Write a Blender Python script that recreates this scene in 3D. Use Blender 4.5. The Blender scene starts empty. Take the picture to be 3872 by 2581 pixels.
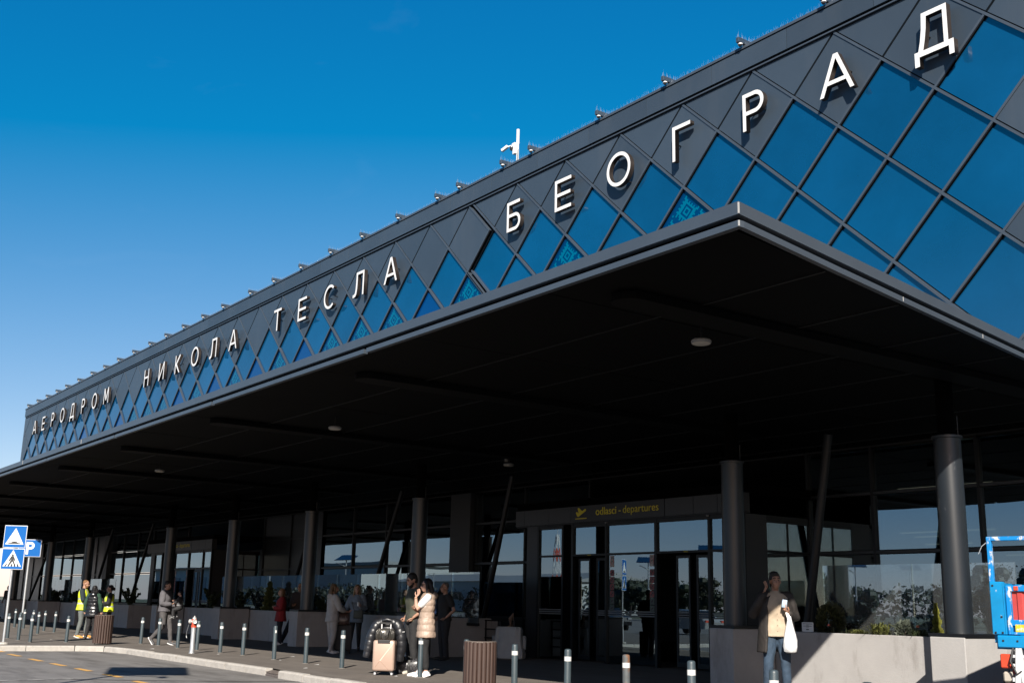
import bpy, bmesh, math, random
from mathutils import Vector, Matrix, noise as mnoise
import numpy as np
random.seed(7)
S = bpy.context.scene
COL = S.collection
PI = math.pi
# ------------------------------------------------------------------ camera
cd = bpy.data.cameras.new("camera"); cam = bpy.data.objects.new("camera", cd); COL.objects.link(cam)
cd.sensor_width = 36.0; cd.lens = 39.487; cd.clip_start = 0.1; cd.clip_end = 3000
RIGHT = Vector((0.58905, 0.80774, 0.02198)); DOWN = Vector((-0.1716, 0.15173, -0.97343)); FWD = Vector((-0.78960, 0.56960, 0.22876))
FWD.normalize(); RIGHT = (RIGHT - FWD*RIGHT.dot(FWD)).normalized(); UPV = RIGHT.cross(FWD).normalized()
M = Matrix(((RIGHT.x, UPV.x, -FWD.x, 0), (RIGHT.y, UPV.y, -FWD.y, 0), (RIGHT.z, UPV.z, -FWD.z, 1.30), (0, 0, 0, 1)))
cam.matrix_world = M
S.camera = cam
# ------------------------------------------------------------------ sky and sun
SUNV = Vector((1.30, -1.12, 1.0))
EL = math.atan2(1.0, math.hypot(1.30, 1.12)); ROT = math.atan2(1.30, -1.12)
w = bpy.data.worlds.new("World"); S.world = w; w.use_nodes = True
nt = w.node_tree; nt.nodes.clear()
sky = nt.nodes.new("ShaderNodeTexSky"); sky.sky_type = 'NISHITA'; sky.sun_disc = False
sky.sun_elevation = EL; sky.sun_rotation = ROT; sky.altitude = 100; sky.air_density = 0.7; sky.dust_density = 0.3; sky.ozone_density = 4.0
# camera-like colour response of the whole sky (one curve per channel)
sep = nt.nodes.new("ShaderNodeSeparateColor"); com = nt.nodes.new("ShaderNodeCombineColor")
def mth(op, *v):
    n_ = nt.nodes.new("ShaderNodeMath"); n_.operation = op
    for i, x_ in enumerate(v):
        if isinstance(x_, (int, float)): n_.inputs[i].default_value = x_
        else: nt.links.new(x_, n_.inputs[i])
    return n_.outputs[0]
nt.links.new(mth('MAXIMUM', mth('MULTIPLY_ADD', sep.outputs[0], 1.763, -1.611), 0.02), com.inputs[0])
nt.links.new(mth('MULTIPLY', sep.outputs[1], 1.009), com.inputs[1])
nt.links.new(mth('MULTIPLY', mth('POWER', sep.outputs[2], 0.62), 1.861), com.inputs[2])
# faint cirrus wisps
tc = nt.nodes.new("ShaderNodeTexCoord"); mp = nt.nodes.new("ShaderNodeMapping"); mp.inputs['Scale'].default_value = (5, 5, 14); mp.inputs['Rotation'].default_value = (0.5, 0.3, 0.8)
ns = nt.nodes.new("ShaderNodeTexNoise"); ns.inputs['Scale'].default_value = 1.7; ns.inputs['Detail'].default_value = 7; ns.inputs['Distortion'].default_value = 0.6
rp = nt.nodes.new("ShaderNodeValToRGB"); rp.color_ramp.elements[0].position = 0.6; rp.color_ramp.elements[1].position = 0.95
rp.color_ramp.elements[1].color = (0.035, 0.035, 0.035, 1)
mx = nt.nodes.new("ShaderNodeMix"); mx.data_type = 'RGBA'; mx.inputs['B'].default_value = (6.0, 6.6, 7.4, 1)
bg = nt.nodes.new("ShaderNodeBackground"); bg.inputs['Strength'].default_value = 0.069
wo = nt.nodes.new("ShaderNodeOutputWorld")
L = nt.links.new
L(sky.outputs[0], sep.inputs[0]); L(tc.outputs['Generated'], mp.inputs[0]); L(mp.outputs[0], ns.inputs['Vector']); L(ns.outputs[0], rp.inputs[0])
L(rp.outputs[0], mx.inputs['Factor']); L(com.outputs[0], mx.inputs['A']); L(mx.outputs['Result'], bg.inputs['Color']); L(bg.outputs[0], wo.inputs[0])
sd = bpy.data.lights.new("sun", 'SUN'); sd.energy = 5.0; sd.angle = math.radians(0.5); sd.color = (1.0, 0.93, 0.83)
sun = bpy.data.objects.new("sun", sd); COL.objects.link(sun); sun.rotation_euler = SUNV.to_track_quat('Z', 'Y').to_euler()
S.view_settings.view_transform = 'Standard'; S.view_settings.look = 'None'; S.view_settings.gamma = 1; S.view_settings.use_curve_mapping = False
S.view_settings.exposure = 1.0
S.cycles.max_bounces = 8; S.cycles.transparent_max_bounces = 16; S.cycles.caustics_reflective = False; S.cycles.caustics_refractive = False

# ------------------------------------------------------------------ materials
MATS = {}
def mat(name, col, rough=0.6, metal=0.0, var=0.0, vscale=4.0, bump=0.0, bscale=60.0, ior=1.5, stretch=(1,1,1), dirt=None, coords='Object', spec=None, rand=0.0):
    if name in MATS: return MATS[name]
    col = tuple(c*0.71 for c in col)
    if dirt: dirt = (tuple(c*0.71 for c in dirt[0]),)+tuple(dirt[1:])
    m = bpy.data.materials.new(name); m.use_nodes = True; MATS[name] = m
    n = m.node_tree; b = n.nodes["Principled BSDF"]
    b.inputs['Base Color'].default_value = (*col, 1); b.inputs['Roughness'].default_value = rough; b.inputs['Metallic'].default_value = metal; b.inputs['IOR'].default_value = ior
    if spec is not None: b.inputs['Specular IOR Level'].default_value = spec
    if var or bump or dirt:
        t = n.nodes.new("ShaderNodeTexCoord"); mpp = n.nodes.new("ShaderNodeMapping"); mpp.inputs['Scale'].default_value = stretch
        if coords == 'World':
            g = n.nodes.new("ShaderNodeNewGeometry"); n.links.new(g.outputs['Position'], mpp.inputs[0])
        else: n.links.new(t.outputs[coords], mpp.inputs[0])
    cur = None
    if var:
        a = n.nodes.new("ShaderNodeTexNoise"); a.inputs['Scale'].default_value = vscale; a.inputs['Detail'].default_value = 8; a.inputs['Roughness'].default_value = 0.65
        n.links.new(mpp.outputs[0], a.inputs['Vector'])
        r = n.nodes.new("ShaderNodeMapRange"); r.inputs[1].default_value = 0.3; r.inputs[2].default_value = 0.7; r.inputs[3].default_value = 1-var; r.inputs[4].default_value = 1+var
        n.links.new(a.outputs[0], r.inputs[0])
        mm = n.nodes.new("ShaderNodeMix"); mm.data_type = 'RGBA'; mm.blend_type = 'MULTIPLY'; mm.inputs['Factor'].default_value = 1; mm.inputs['A'].default_value = (*col, 1)
        cc = n.nodes.new("ShaderNodeCombineColor")
        for i in range(3): n.links.new(r.outputs[0], cc.inputs[i])
        n.links.new(cc.outputs[0], mm.inputs['B']); cur = mm.outputs['Result']
    if dirt:   # (colour, scale, lo, hi, stretch)
        dcol, ds, lo, hi, st = dirt
        m2 = n.nodes.new("ShaderNodeMapping"); m2.inputs['Scale'].default_value = st; n.links.new(mpp.outputs[0], m2.inputs[0])
        a = n.nodes.new("ShaderNodeTexNoise"); a.inputs['Scale'].default_value = ds; a.inputs['Detail'].default_value = 9; a.inputs['Roughness'].default_value = 0.7
        n.links.new(m2.outputs[0], a.inputs['Vector'])
        r = n.nodes.new("ShaderNodeMapRange"); r.inputs[1].default_value = lo; r.inputs[2].default_value = hi; n.links.new(a.outputs[0], r.inputs[0])
        mm = n.nodes.new("ShaderNodeMix"); mm.data_type = 'RGBA'; n.links.new(r.outputs[0], mm.inputs['Factor'])
        if cur: n.links.new(cur, mm.inputs['A'])
        else: mm.inputs['A'].default_value = (*col, 1)
        mm.inputs['B'].default_value = (*dcol, 1); cur = mm.outputs['Result']
    if rand:
        oi = n.nodes.new("ShaderNodeObjectInfo"); r = n.nodes.new("ShaderNodeMapRange"); r.inputs[3].default_value = 1-rand; r.inputs[4].default_value = 1+rand; n.links.new(oi.outputs['Random'], r.inputs[0])
        mm = n.nodes.new("ShaderNodeMix"); mm.data_type = 'RGBA'; mm.blend_type = 'MULTIPLY'; mm.inputs['Factor'].default_value = 1
        if cur: n.links.new(cur, mm.inputs['A'])
        else: mm.inputs['A'].default_value = (*col, 1)
        cc = n.nodes.new("ShaderNodeCombineColor")
        for i in range(3): n.links.new(r.outputs[0], cc.inputs[i])
        n.links.new(cc.outputs[0], mm.inputs['B']); cur = mm.outputs['Result']
    if cur: n.links.new(cur, b.inputs['Base Color'])
    if bump:
        a = n.nodes.new("ShaderNodeTexNoise"); a.inputs['Scale'].default_value = bscale; a.inputs['Detail'].default_value = 5
        n.links.new(mpp.outputs[0], a.inputs['Vector'])
        bb = n.nodes.new("ShaderNodeBump"); bb.inputs['Strength'].default_value = bump; bb.inputs['Distance'].default_value = 0.01
        n.links.new(a.outputs[0], bb.inputs['Height']); n.links.new(bb.outputs[0], b.inputs['Normal'])
    return m
def glass_mat(name, refl, tint, film=0.0, filmcol=(0.6,0.65,0.7), rough=0.0, wave=0.012):
    m = bpy.data.materials.new(name); m.use_nodes = True; n = m.node_tree; n.nodes.clear()
    o = n.nodes.new("ShaderNodeOutputMaterial"); g = n.nodes.new("ShaderNodeBsdfGlossy"); g.inputs['Roughness'].default_value = rough; g.inputs['Color'].default_value = (0.68, 0.88, 1.0, 1)
    t = n.nodes.new("ShaderNodeBsdfTransparent"); t.inputs['Color'].default_value = (*tint, 1)
    lw = n.nodes.new("ShaderNodeFresnel"); lw.inputs['IOR'].default_value = 1.5
    ad = n.nodes.new("ShaderNodeMath"); ad.operation = 'MULTIPLY_ADD'; ad.inputs[1].default_value = 1.0; ad.inputs[2].default_value = refl; ad.use_clamp = True
    n.links.new(lw.outputs[0], ad.inputs[0])
    mx_ = n.nodes.new("ShaderNodeMixShader"); n.links.new(ad.outputs[0], mx_.inputs[0])
    base = t.outputs[0]
    if film:
        d = n.nodes.new("ShaderNodeBsdfDiffuse"); d.inputs['Color'].default_value = (*filmcol, 1)
        m2 = n.nodes.new("ShaderNodeMixShader"); m2.inputs[0].default_value = film; n.links.new(base, m2.inputs[1]); n.links.new(d.outputs[0], m2.inputs[2]); base = m2.outputs[0]
    n.links.new(base, mx_.inputs[1]); n.links.new(g.outputs[0], mx_.inputs[2]); n.links.new(mx_.outputs[0], o.inputs[0])
    if wave:
        ge = n.nodes.new("ShaderNodeNewGeometry"); ns_ = n.nodes.new("ShaderNodeTexNoise"); ns_.inputs['Scale'].default_value = 0.7; ns_.inputs['Detail'].default_value = 1
        n.links.new(ge.outputs['Position'], ns_.inputs['Vector']); bp = n.nodes.new("ShaderNodeBump"); bp.inputs['Strength'].default_value = 1; bp.inputs['Distance'].default_value = wave
        n.links.new(ns_.outputs[0], bp.inputs['Height']); n.links.new(bp.outputs[0], g.inputs['Normal'])
    MATS[name] = m; return m
def emit(name, col, s):
    m = bpy.data.materials.new(name); m.use_nodes = True; b = m.node_tree.nodes["Principled BSDF"]
    b.inputs['Base Color'].default_value = (0,0,0,1); b.inputs['Emission Color'].default_value = (*col, 1); b.inputs['Emission Strength'].default_value = s; MATS[name] = m; return m

CLAD = mat('dark_cladding', (0.043, 0.062, 0.086), 0.42, var=0.10, vscale=0.35, coords='World', rand=0.09, dirt=((0.062,0.078,0.098), 0.5, 0.52, 0.8, (1,1,0.12)))
CLAD2 = mat('dark_trim', (0.058, 0.075, 0.098), 0.38, var=0.10, vscale=0.8, coords='World')
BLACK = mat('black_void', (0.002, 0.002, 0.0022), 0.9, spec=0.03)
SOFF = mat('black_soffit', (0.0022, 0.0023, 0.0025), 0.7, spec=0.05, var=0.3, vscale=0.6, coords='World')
DARKM = mat('dark_metal', (0.0055, 0.006, 0.0075), 0.45, var=0.15, vscale=2, spec=0.35)
COLM = mat('column_paint', (0.0145, 0.0185, 0.0235), 0.36, var=0.12, vscale=1.5, coords='World', dirt=((0.07,0.075,0.08), 3.0, 0.66, 0.72, (1,1,0.5)))
BLUEG = mat('blue_glass', (0.003, 0.067, 0.170), 0.03, ior=2.1, var=0.22, vscale=0.22, coords='World', rand=0.13, bump=0.02, bscale=0.8)
DEEPG = mat('deep_blue_glass', (0.000, 0.042, 0.175), 0.03, ior=1.8)
FRIT = mat('frit_print', (0.0, 0.125, 0.225), 0.12, ior=1.7)
FRITBG = mat('frit_glass', (0.0, 0.032, 0.115), 0.04, ior=1.75)
WIN = glass_mat('window_glass', 0.18, (0.30, 0.36, 0.38), wave=0.0012)
SCREEN = glass_mat('screen_glass', 0.15, (0.66, 0.68, 0.68), film=0.06, filmcol=(0.55,0.58,0.6), wave=0.0)
WHITE = mat('white_acrylic', (0.88, 0.88, 0.87), 0.4, var=0.03, vscale=3)
LSIDE = mat('letter_return', (0.030, 0.024, 0.022), 0.45, spec=0.3)
CONC = mat('planter_concrete', (0.445, 0.43, 0.42), 0.85, var=0.07, vscale=2.5, bump=0.25, bscale=45, coords='World', dirt=((0.27,0.25,0.235), 2.2, 0.55, 0.78, (1.2,1.2,0.35)))
KERB = mat('kerb_stone', (0.47, 0.44, 0.40), 0.9, var=0.16, vscale=6, bump=0.5, bscale=30, coords='World', dirt=((0.3,0.27,0.23), 5, 0.56, 0.75, (1,1,1)))
PAVE = mat('pavement_asphalt', (0.150, 0.128, 0.110), 0.92, var=0.16, vscale=1.2, bump=0.5, bscale=160, coords='World', dirt=((0.21,0.185,0.16), 1.6, 0.50, 0.72, (0.35,1.6,1)))
ROAD = mat('road_asphalt', (0.215, 0.203, 0.192), 0.86, var=0.20, vscale=1.0, bump=0.5, bscale=150, coords='World', dirt=((0.10,0.092,0.085), 1.3, 0.47, 0.70, (0.3,1.5,1)))
YELL = mat('yellow_road_paint', (0.78, 0.42, 0.10), 0.8, var=0.12, vscale=20, coords='World', dirt=((0.22,0.2,0.18), 9, 0.55, 0.75, (1,1,1)))
WHP = mat('worn_white_paint', (0.42, 0.40, 0.37), 0.85, coords='World', dirt=((0.18,0.17,0.16), 5, 0.45, 0.56, (1,1,1)))
STEEL = mat('galvanised_steel', (0.62, 0.64, 0.66), 0.38, 0.6, var=0.12, vscale=8)
BOLL = mat('bollard_paint', (0.050, 0.072, 0.084), 0.45, var=0.12, vscale=9, bump=0.15, bscale=80, dirt=((0.1,0.115,0.12), 14, 0.62, 0.8, (1,1,0.4)))
BAND = mat('reflective_band', (0.74, 0.74, 0.72), 0.35, var=0.08, vscale=20)
RUST = mat('rusty_paint', (0.085, 0.095, 0.10), 0.7, var=0.2, vscale=9, dirt=((0.20,0.085,0.035), 5.5, 0.45, 0.56, (1,1,0.55)))
WOOD = mat('bin_wood', (0.058, 0.030, 0.021), 0.6, var=0.5, vscale=5, bump=0.2, bscale=40, stretch=(1,1,0.15), dirt=((0.11,0.06,0.04), 6, 0.55, 0.8, (1,1,0.2)))
RED = mat('red_paint', (0.72, 0.075, 0.03), 0.4, var=0.1, vscale=10)
SIGNB = mat('sign_blue', (0.0, 0.115, 0.42), 0.55, spec=0.15)
SIGNW = mat('sign_white', (0.86, 0.87, 0.86), 0.45)
SIGNK = mat('sign_black', (0.012, 0.012, 0.014), 0.5)
YTXT = mat('yellow_lettering', (0.85, 0.74, 0.03), 0.5)
RINGR = mat('red_print', (0.45, 0.03, 0.04), 0.5)
SPIKE = mat('spike_wire', (0.72, 0.76, 0.80), 0.35, 0.5)
LAMPW = mat('lamp_diffuser', (0.55, 0.53, 0.48), 0.5)
GREYP = mat('grey_plastic', (0.30, 0.31, 0.32), 0.5, var=0.08, vscale=6)

# ------------------------------------------------------------------ mesh helpers
class MB:
    def __init__(s): s.v = []; s.f = []; s.m = []; s.mi = 0
    def add(s, vs, fs):
        o = len(s.v); s.v += [tuple(p) for p in vs]; s.f += [tuple(i+o for i in f) for f in fs]; s.m += [s.mi]*len(fs); return s
    def box(s, c, d, rz=0.0, M=None):
        x, y, z = d[0]/2, d[1]/2, d[2]/2
        vs = [Vector((i*x, j*y, k*z)) for k in (-1,1) for j in (-1,1) for i in (-1,1)]
        R = Matrix.Rotation(rz, 4, 'Z') if M is None else M
        vs = [R @ p + Vector(c) for p in vs]
        return s.add(vs, [(0,2,3,1),(4,5,7,6),(0,1,5,4),(2,6,7,3),(0,4,6,2),(1,3,7,5)])
    def span(s, a, b): return s.box([(a[i]+b[i])/2 for i in range(3)], [abs(b[i]-a[i]) for i in range(3)])
    def bar(s, a, b, wx, wy, up=(0,0,1)):
        a, b = Vector(a), Vector(b); d = b-a; l = d.length; d.normalize(); u = Vector(up)
        if abs(d.dot(u)) > 0.99: u = Vector((0,1,0))
        sx = d.cross(u).normalized(); sy = sx.cross(d).normalized()
        R = Matrix((sx, sy, d)).transposed().to_4x4()
        return s.box((a+b)/2, (wx, wy, l), M=R)
    def rings(s, rings, cap=True, closed=True):
        n = len(rings[0]); o = len(s.v)
        for r in rings: s.v += [tuple(p) for p in r]
        fs = []
        for i in range(len(rings)-1):
            for j in range(n if closed else n-1):
                a = o+i*n+j; b = o+i*n+(j+1) % n; fs.append((a, b, b+n, a+n))
        if cap:
            fs.append(tuple(o+j for j in range(n))[::-1]); fs.append(tuple(o+(len(rings)-1)*n+j for j in range(n)))
        s.f += fs; s.m += [s.mi]*len(fs); return s
    def tube(s, pts, rad, n=10, cap=True, flat=None):
        pts = [Vector(p) for p in pts]
        if not hasattr(rad, '__len__'): rad = [rad]*len(pts)
        u = None; rs = []
        for i, p in enumerate(pts):
            d = (pts[min(i+1, len(pts)-1)] - pts[max(i-1, 0)]).normalized()
            if u is None: u = Vector((0,0,1)) if abs(d.z) < 0.9 else Vector((1,0,0))
            x = (u - d*u.dot(d)).normalized(); y = d.cross(x); u = x
            rx = rad[i] if not hasattr(rad[i], '__len__') else rad[i][0]; ry = rad[i] if not hasattr(rad[i], '__len__') else rad[i][1]
            rs.append([p + x*math.cos(2*PI*k/n)*rx + y*math.sin(2*PI*k/n)*ry for k in range(n)])
        return s.rings(rs, cap)
    def capsule(s, pts, rad, n=10):   # tube with rounded ends
        pts = [Vector(p) for p in pts]; rad = list(rad) if hasattr(rad, '__len__') else [rad]*len(pts)
        d0 = (pts[0]-pts[1]).normalized(); d1 = (pts[-1]-pts[-2]).normalized()
        P = [pts[0]+d0*rad[0]*k for k in (0.95, 0.7)] + pts + [pts[-1]+d1*rad[-1]*k for k in (0.7, 0.95)]
        Rr = [rad[0]*0.3, rad[0]*0.71] + rad + [rad[-1]*0.71, rad[-1]*0.3]
        return s.tube(P, Rr, n)
    def ell(s, c, r, n=12, m=8, R=None):
        c = Vector(c); rs = []
        for i in range(1, m):
            t = PI*i/m - PI/2
            ring = [Vector((math.cos(2*PI*k/n)*math.cos(t)*r[0], math.sin(2*PI*k/n)*math.cos(t)*r[1], math.sin(t)*r[2])) for k in range(n)]
            rs.append([c + (R @ p if R else p) for p in ring])
        return s.rings(rs, True)
    def lathe(s, prof, c=(0,0,0), n=20, cap=True):
        return s.rings([[Vector((c[0]+r*math.cos(2*PI*k/n), c[1]+r*math.sin(2*PI*k/n), c[2]+z)) for k in range(n)] for r, z in prof], cap)
    def prism(s, poly, f0, f1):       # poly in 2D, f0/f1 map (u,v)->3D for front/back
        n = len(poly); a = [f0(*p) for p in poly]; b = [f1(*p) for p in poly]
        return s.add(a+b, [tuple(range(n)), tuple(range(2*n-1, n-1, -1))] + [(i, i+n, (i+1) % n+n, (i+1) % n) for i in range(n)])
    def rbox(s, c, d, bev, seg=2, R=None):
        bm = bmesh.new(); bmesh.ops.create_cube(bm, size=1.0)
        for v in bm.verts: v.co = Vector((v.co.x*d[0], v.co.y*d[1], v.co.z*d[2]))
        bmesh.ops.bevel(bm, geom=list(bm.edges), offset=bev, segments=seg, profile=0.5, affect='EDGES')
        bm.verts.index_update()
        vs = [(R @ v.co if R else v.co) + Vector(c) for v in bm.verts]; fs = [tuple(x.index for x in f.verts) for f in bm.faces]; bm.free()
        return s.add(vs, fs)
    def mesh(s, name, mats, smooth=False):
        me = bpy.data.meshes.new(name); me.from_pydata(s.v, [], s.f)
        for m in (mats if isinstance(mats, (list, tuple)) else [mats]): me.materials.append(m)
        me.polygons.foreach_set('material_index', s.m); 
        if smooth: me.polygons.foreach_set('use_smooth', [True]*len(s.f))
        bm = bmesh.new(); bm.from_mesh(me); bmesh.ops.recalc_face_normals(bm, faces=bm.faces)
        if len(bm.faces) == 1:
            f_ = bm.faces[:][0]
            if f_.normal.z < -0.9: f_.normal_flip()
        bm.to_mesh(me); bm.free()
        me.update(); return me
    def build(s, name, mats, parent=None, smooth=False, loc=None, rz=0, auto=None):
        me = s.mesh(name, mats, smooth or auto is not None)
        if auto is not None: me.set_sharp_from_angle(angle=math.radians(auto))
        return link(name, me, parent, loc, rz)
def link(name, me, parent=None, loc=None, rz=0):
    o = bpy.data.objects.new(name, me); COL.objects.link(o)
    if parent is not None: o.parent = parent
    if loc is not None: o.location = loc
    if rz: o.rotation_euler = (0, 0, rz)
    return o
def thing(name, label, cat, loc=(0,0,0), rz=0, group=None):
    o = link(name, None, None, loc, rz); return tag(o, label, cat, group)
def tag(o, label, cat, group=None):
    o['label'] = label; o['category'] = cat
    if group: o['group'] = group
    return o
def struct(o): o['kind'] = 'structure'; return o
def stuff(o): o['kind'] = 'stuff'; return o
def dup(root, loc, rz=0, label=None, group=None):
    r = root.copy(); COL.objects.link(r); r.location = loc; r.rotation_euler = (0,0,rz)
    if label: r['label'] = label
    if group: r['group'] = group
    for ch in list(root.children):
        c = ch.copy(); COL.objects.link(c); c.parent = r
        for g in list(ch.children):
            d = g.copy(); COL.objects.link(d); d.parent = c
    return r
def flat_curve(name, outlines, depth, mats, parent=None, loc=(0,0,0), rot=(0,0,0)):
    """closed 2D outlines (holes allowed) filled and extruded -> mesh; front faces get material 0, returns material 1"""
    cu = bpy.data.curves.new(name, 'CURVE'); cu.dimensions = '2D'; cu.fill_mode = 'BOTH'; cu.extrude = depth/2
    for ol in outlines:
        sp = cu.splines.new('POLY'); sp.points.add(len(ol)-1); sp.use_cyclic_u = True
        for p, q in zip(sp.points, ol): p.co = (q[0], q[1], 0, 1)
    return _from_curve(name, cu, mats, parent, loc, rot)
def text(name, body, size, mats, parent=None, loc=(0,0,0), rot=(0,0,0), depth=0.002, align='LEFT', offset=0.0, sx=1.0):
    cu = bpy.data.curves.new(name, 'FONT'); cu.body = body; cu.size = size; cu.extrude = depth/2; cu.align_x = align; cu.offset = offset
    o = _from_curve(name, cu, mats, parent, loc, rot); o.scale.x = sx; return o
def _from_curve(name, cu, mats, parent, loc, rot):
    t = bpy.data.objects.new(name+'_tmp', cu); COL.objects.link(t)
    dg = bpy.context.evaluated_depsgraph_get(); me = bpy.data.meshes.new_from_object(t.evaluated_get(dg)); bpy.data.objects.remove(t); bpy.data.curves.remove(cu)
    me.name = name; me.materials.clear()
    for m in (mats if isinstance(mats, (list, tuple)) else [mats]): me.materials.append(m)
    if isinstance(mats, (list, tuple)) and len(mats) > 1:
        for p in me.polygons: p.material_index = 0 if p.normal.z > 0.9 else 1
    else:
        for p in me.polygons: p.material_index = 0
    o = link(name, me, parent, loc); o.rotation_euler = rot; return o
def circ(cx, cy, rx, ry=None, n=32, a0=0, a1=2*PI, cw=False):
    ry = ry or rx; full = abs(a1-a0-2*PI) < 1e-6; k = n if full else n+1
    pts = [(cx+rx*math.cos(a0+(a1-a0)*i/n), cy+ry*math.sin(a0+(a1-a0)*i/n)) for i in range(k)]
    return pts[::-1] if cw else pts
FACE_RD = (PI/2, 0, 0)    # local XY plane stood up, front facing -Y
# ================================================================== THE SETTING
KZ = -0.13
m = MB(); m.add([(-900,-900,-0.16),(900,-900,-0.16),(900,900,-0.16),(-900,900,-0.16)], [(0,1,2,3)])
struct(m.build('ground', mat('far_ground', (0.10,0.105,0.06), 0.95, var=0.3, vscale=0.05, coords='World')))
m = MB(); m.add([(-260,-75,KZ-0.006),(60,-75,KZ-0.006),(60,30,KZ-0.006),(-260,30,KZ-0.006)], [(0,1,2,3)])
struct(m.build('road', ROAD))
KP = [(-32.9,-6),(-32.55,3.0),(-32.3,6.5),(-32.0,8.9),(-31.6,9.55),(-30.4,9.74),(-25.7,9.70),(-21.36,9.62),(-20.55,9.52),(-17.2,9.42),(-14,8.72),(-12.4,8.38),(-10.85,8.0),(-9.4,7.65),(-7.8,7.15),(-6.2,6.5),(-4,5.4),(-1,3.9),(3,2.6),(9,1.8)]
def offs(pts, d):
    out = []
    for i, p in enumerate(pts):
        a = Vector(pts[max(i-1,0)]); b = Vector(pts[min(i+1,len(pts)-1)]); t = (b-a).normalized()
        out.append((p[0]-t.y*d, p[1]+t.x*d))
    return out
inner = offs(KP, 0.15)
m = MB(); m.add([(-120,-6,0),(inner[0][0],-6,0),(inner[0][0],24,0),(-120,24,0)], [(0,1,2,3)])
for p, q in zip(inner[:-1], inner[1:]): m.add([(p[0],p[1],0),(q[0],q[1],0),(q[0],24,0),(p[0],24,0)], [(0,1,2,3)])
pave = struct(m.build('pavement', PAVE))
for f_ in pave.data.polygons:
    if f_.normal.z < 0: pave.data.flip_normals(); break
# kerb: individual stones about one metre long, recessed joints, one ramped drain piece
def along(pts, step):
    out = []; 
    for a, b in zip(pts[:-1], pts[1:]):
        a, b = Vector(a), Vector(b); n = max(1, round((b-a).length/step))
        for i in range(n): out.append((a.lerp(b, i/n), a.lerp(b, (i+1)/n)))
    return out
rk = random.Random(3)
for a, b in along(KP, 1.0):
    d = (b-a); l = d.length; d.normalize(); nrm = Vector((-d.y, d.x)); g = 0.008
    gap = abs((a.x+b.x)/2+20.95) < 0.45
    h = 0.0 + rk.uniform(-0.006, 0.006) if not gap else -0.075
    p0 = a + d*g; p1 = b - d*g; o0 = rk.uniform(-0.008,0.008)
    pr = [(0,KZ-0.05),(0,h-0.03),(0.03,h),(0.15,h),(0.15,KZ-0.05)]
    mb = MB(); rings = []
    for p in (p0, p1): rings.append([Vector((p.x+nrm.x*(u+o0), p.y+nrm.y*(u+o0), z)) for u, z in pr])
    mb.rings(rings)
    mb.build('kerb_stone', KERB if not gap else mat('drain_iron', (0.12,0.10,0.09), 0.8, var=0.4, vscale=20, coords='World'), pave)
    if gap:
        for k in range(5):
            mb2 = MB(); q = a.lerp(b, 0.1+0.17*k); mb2.bar((q.x, q.y, -0.066), (q.x+nrm.x*0.15, q.y+nrm.y*0.15, -0.03), 0.05, 0.02)
            mb2.build('drain_bar', MATS['drain_iron'], pave)
# road marking dashes (yellow) and a worn white line
for x0, x1, y in [(-32.6,-31.65,7.05),(-30.6,-29.45,6.94),(-28.25,-27.2,6.88),(-26.3,-25.3,6.87),(-24.4,-23.45,6.87),(-22.5,-21.55,6.87),(-20.55,-19.6,6.8),(-18.6,-17.6,6.7)]:
    mb = MB(); mb.add([(x0,y-0.07,KZ),(x1,y-0.07,KZ),(x1,y+0.07,KZ),(x0,y+0.07,KZ)], [(0,1,2,3)]); struct(mb.build('road_marking', YELL))
mb = MB(); mb.add([(-21.25,3.6,KZ),(-21.05,3.6,KZ),(-21.3,6.0,KZ),(-21.5,6.0,KZ)], [(0,1,2,3)]); struct(mb.build('worn_line', WHP))
# ================================================================== TERMINAL BUILDING
T = thing('terminal_building', 'long dark airport terminal with diamond cladding and blue glass above the canopy', 'building', (-45,20,0))
def tp(mb, name, mats, **k):          # part of the terminal built in world coordinates
    o = mb.build(name, mats, None, **k); o.parent = T; o.location = (45,-20,0); return o
Z0 = 14.54; HH = 1.18
def clip(poly, ax, val, keep_less):
    out = []
    for i, p in enumerate(poly):
        q = poly[(i+1) % len(poly)]; pi = (p[ax] <= val) == keep_less or p[ax] == val; qi = (q[ax] <= val) == keep_less or q[ax] == val
        if pi: out.append(p)
        if pi != qi:
            t = (val-p[ax])/(q[ax]-p[ax]); out.append((p[0]+(q[0]-p[0])*t, p[1]+(q[1]-p[1])*t))
    return out
XL, XR = -91.42, 5.0
ORN = {-20.07,-25.07,-30.33,-35.29,-37.78,-40.26,-45.22,-50.19,-55.15,-60.12,-62.6,-65.08,-70.04,-80}
DEEP = {-32.81,-42.74,-47.71,-52.67,-57.63,-67.56,-75}
def near(x, st): return any(abs(x-q) < 0.4 for q in st)
def diamond(cx, j, hw):
    cz = Z0 - j*HH; k = 0.033/hw*1.35
    p = [(cx-hw*(1-k), cz), (cx, cz-HH*(1-k)), (cx+hw*(1-k), cz), (cx, cz+HH*(1-k))]
    zlow = 7.4 if cx < -21 else 5.15
    for ax, v, less in ((1, Z0-0.035, True), (1, zlow, False), (0, XR, True), (0, XL+0.03, False)):
        p = clip(p, ax, v, less)
        if len(p) < 3: return
    grey = j <= 1 or cx > -10.6 or j >= 7 or cx < -90
    yf = 19.965 if grey else 20.022
    mb = MB(); mb.prism(p, lambda u, v: (u, yf, v), lambda u, v: (u, 20.10, v))
    if grey: tp(mb, 'cladding_panel', CLAD)
    else:
        orn = j == 3 and near(cx, ORN); deep = j == 3 and near(cx, DEEP)
        o = tp(mb, 'glass_pane', FRITBG if orn else DEEPG if deep else BLUEG)
        if orn: ornament(cx, cz, hw, o)
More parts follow.
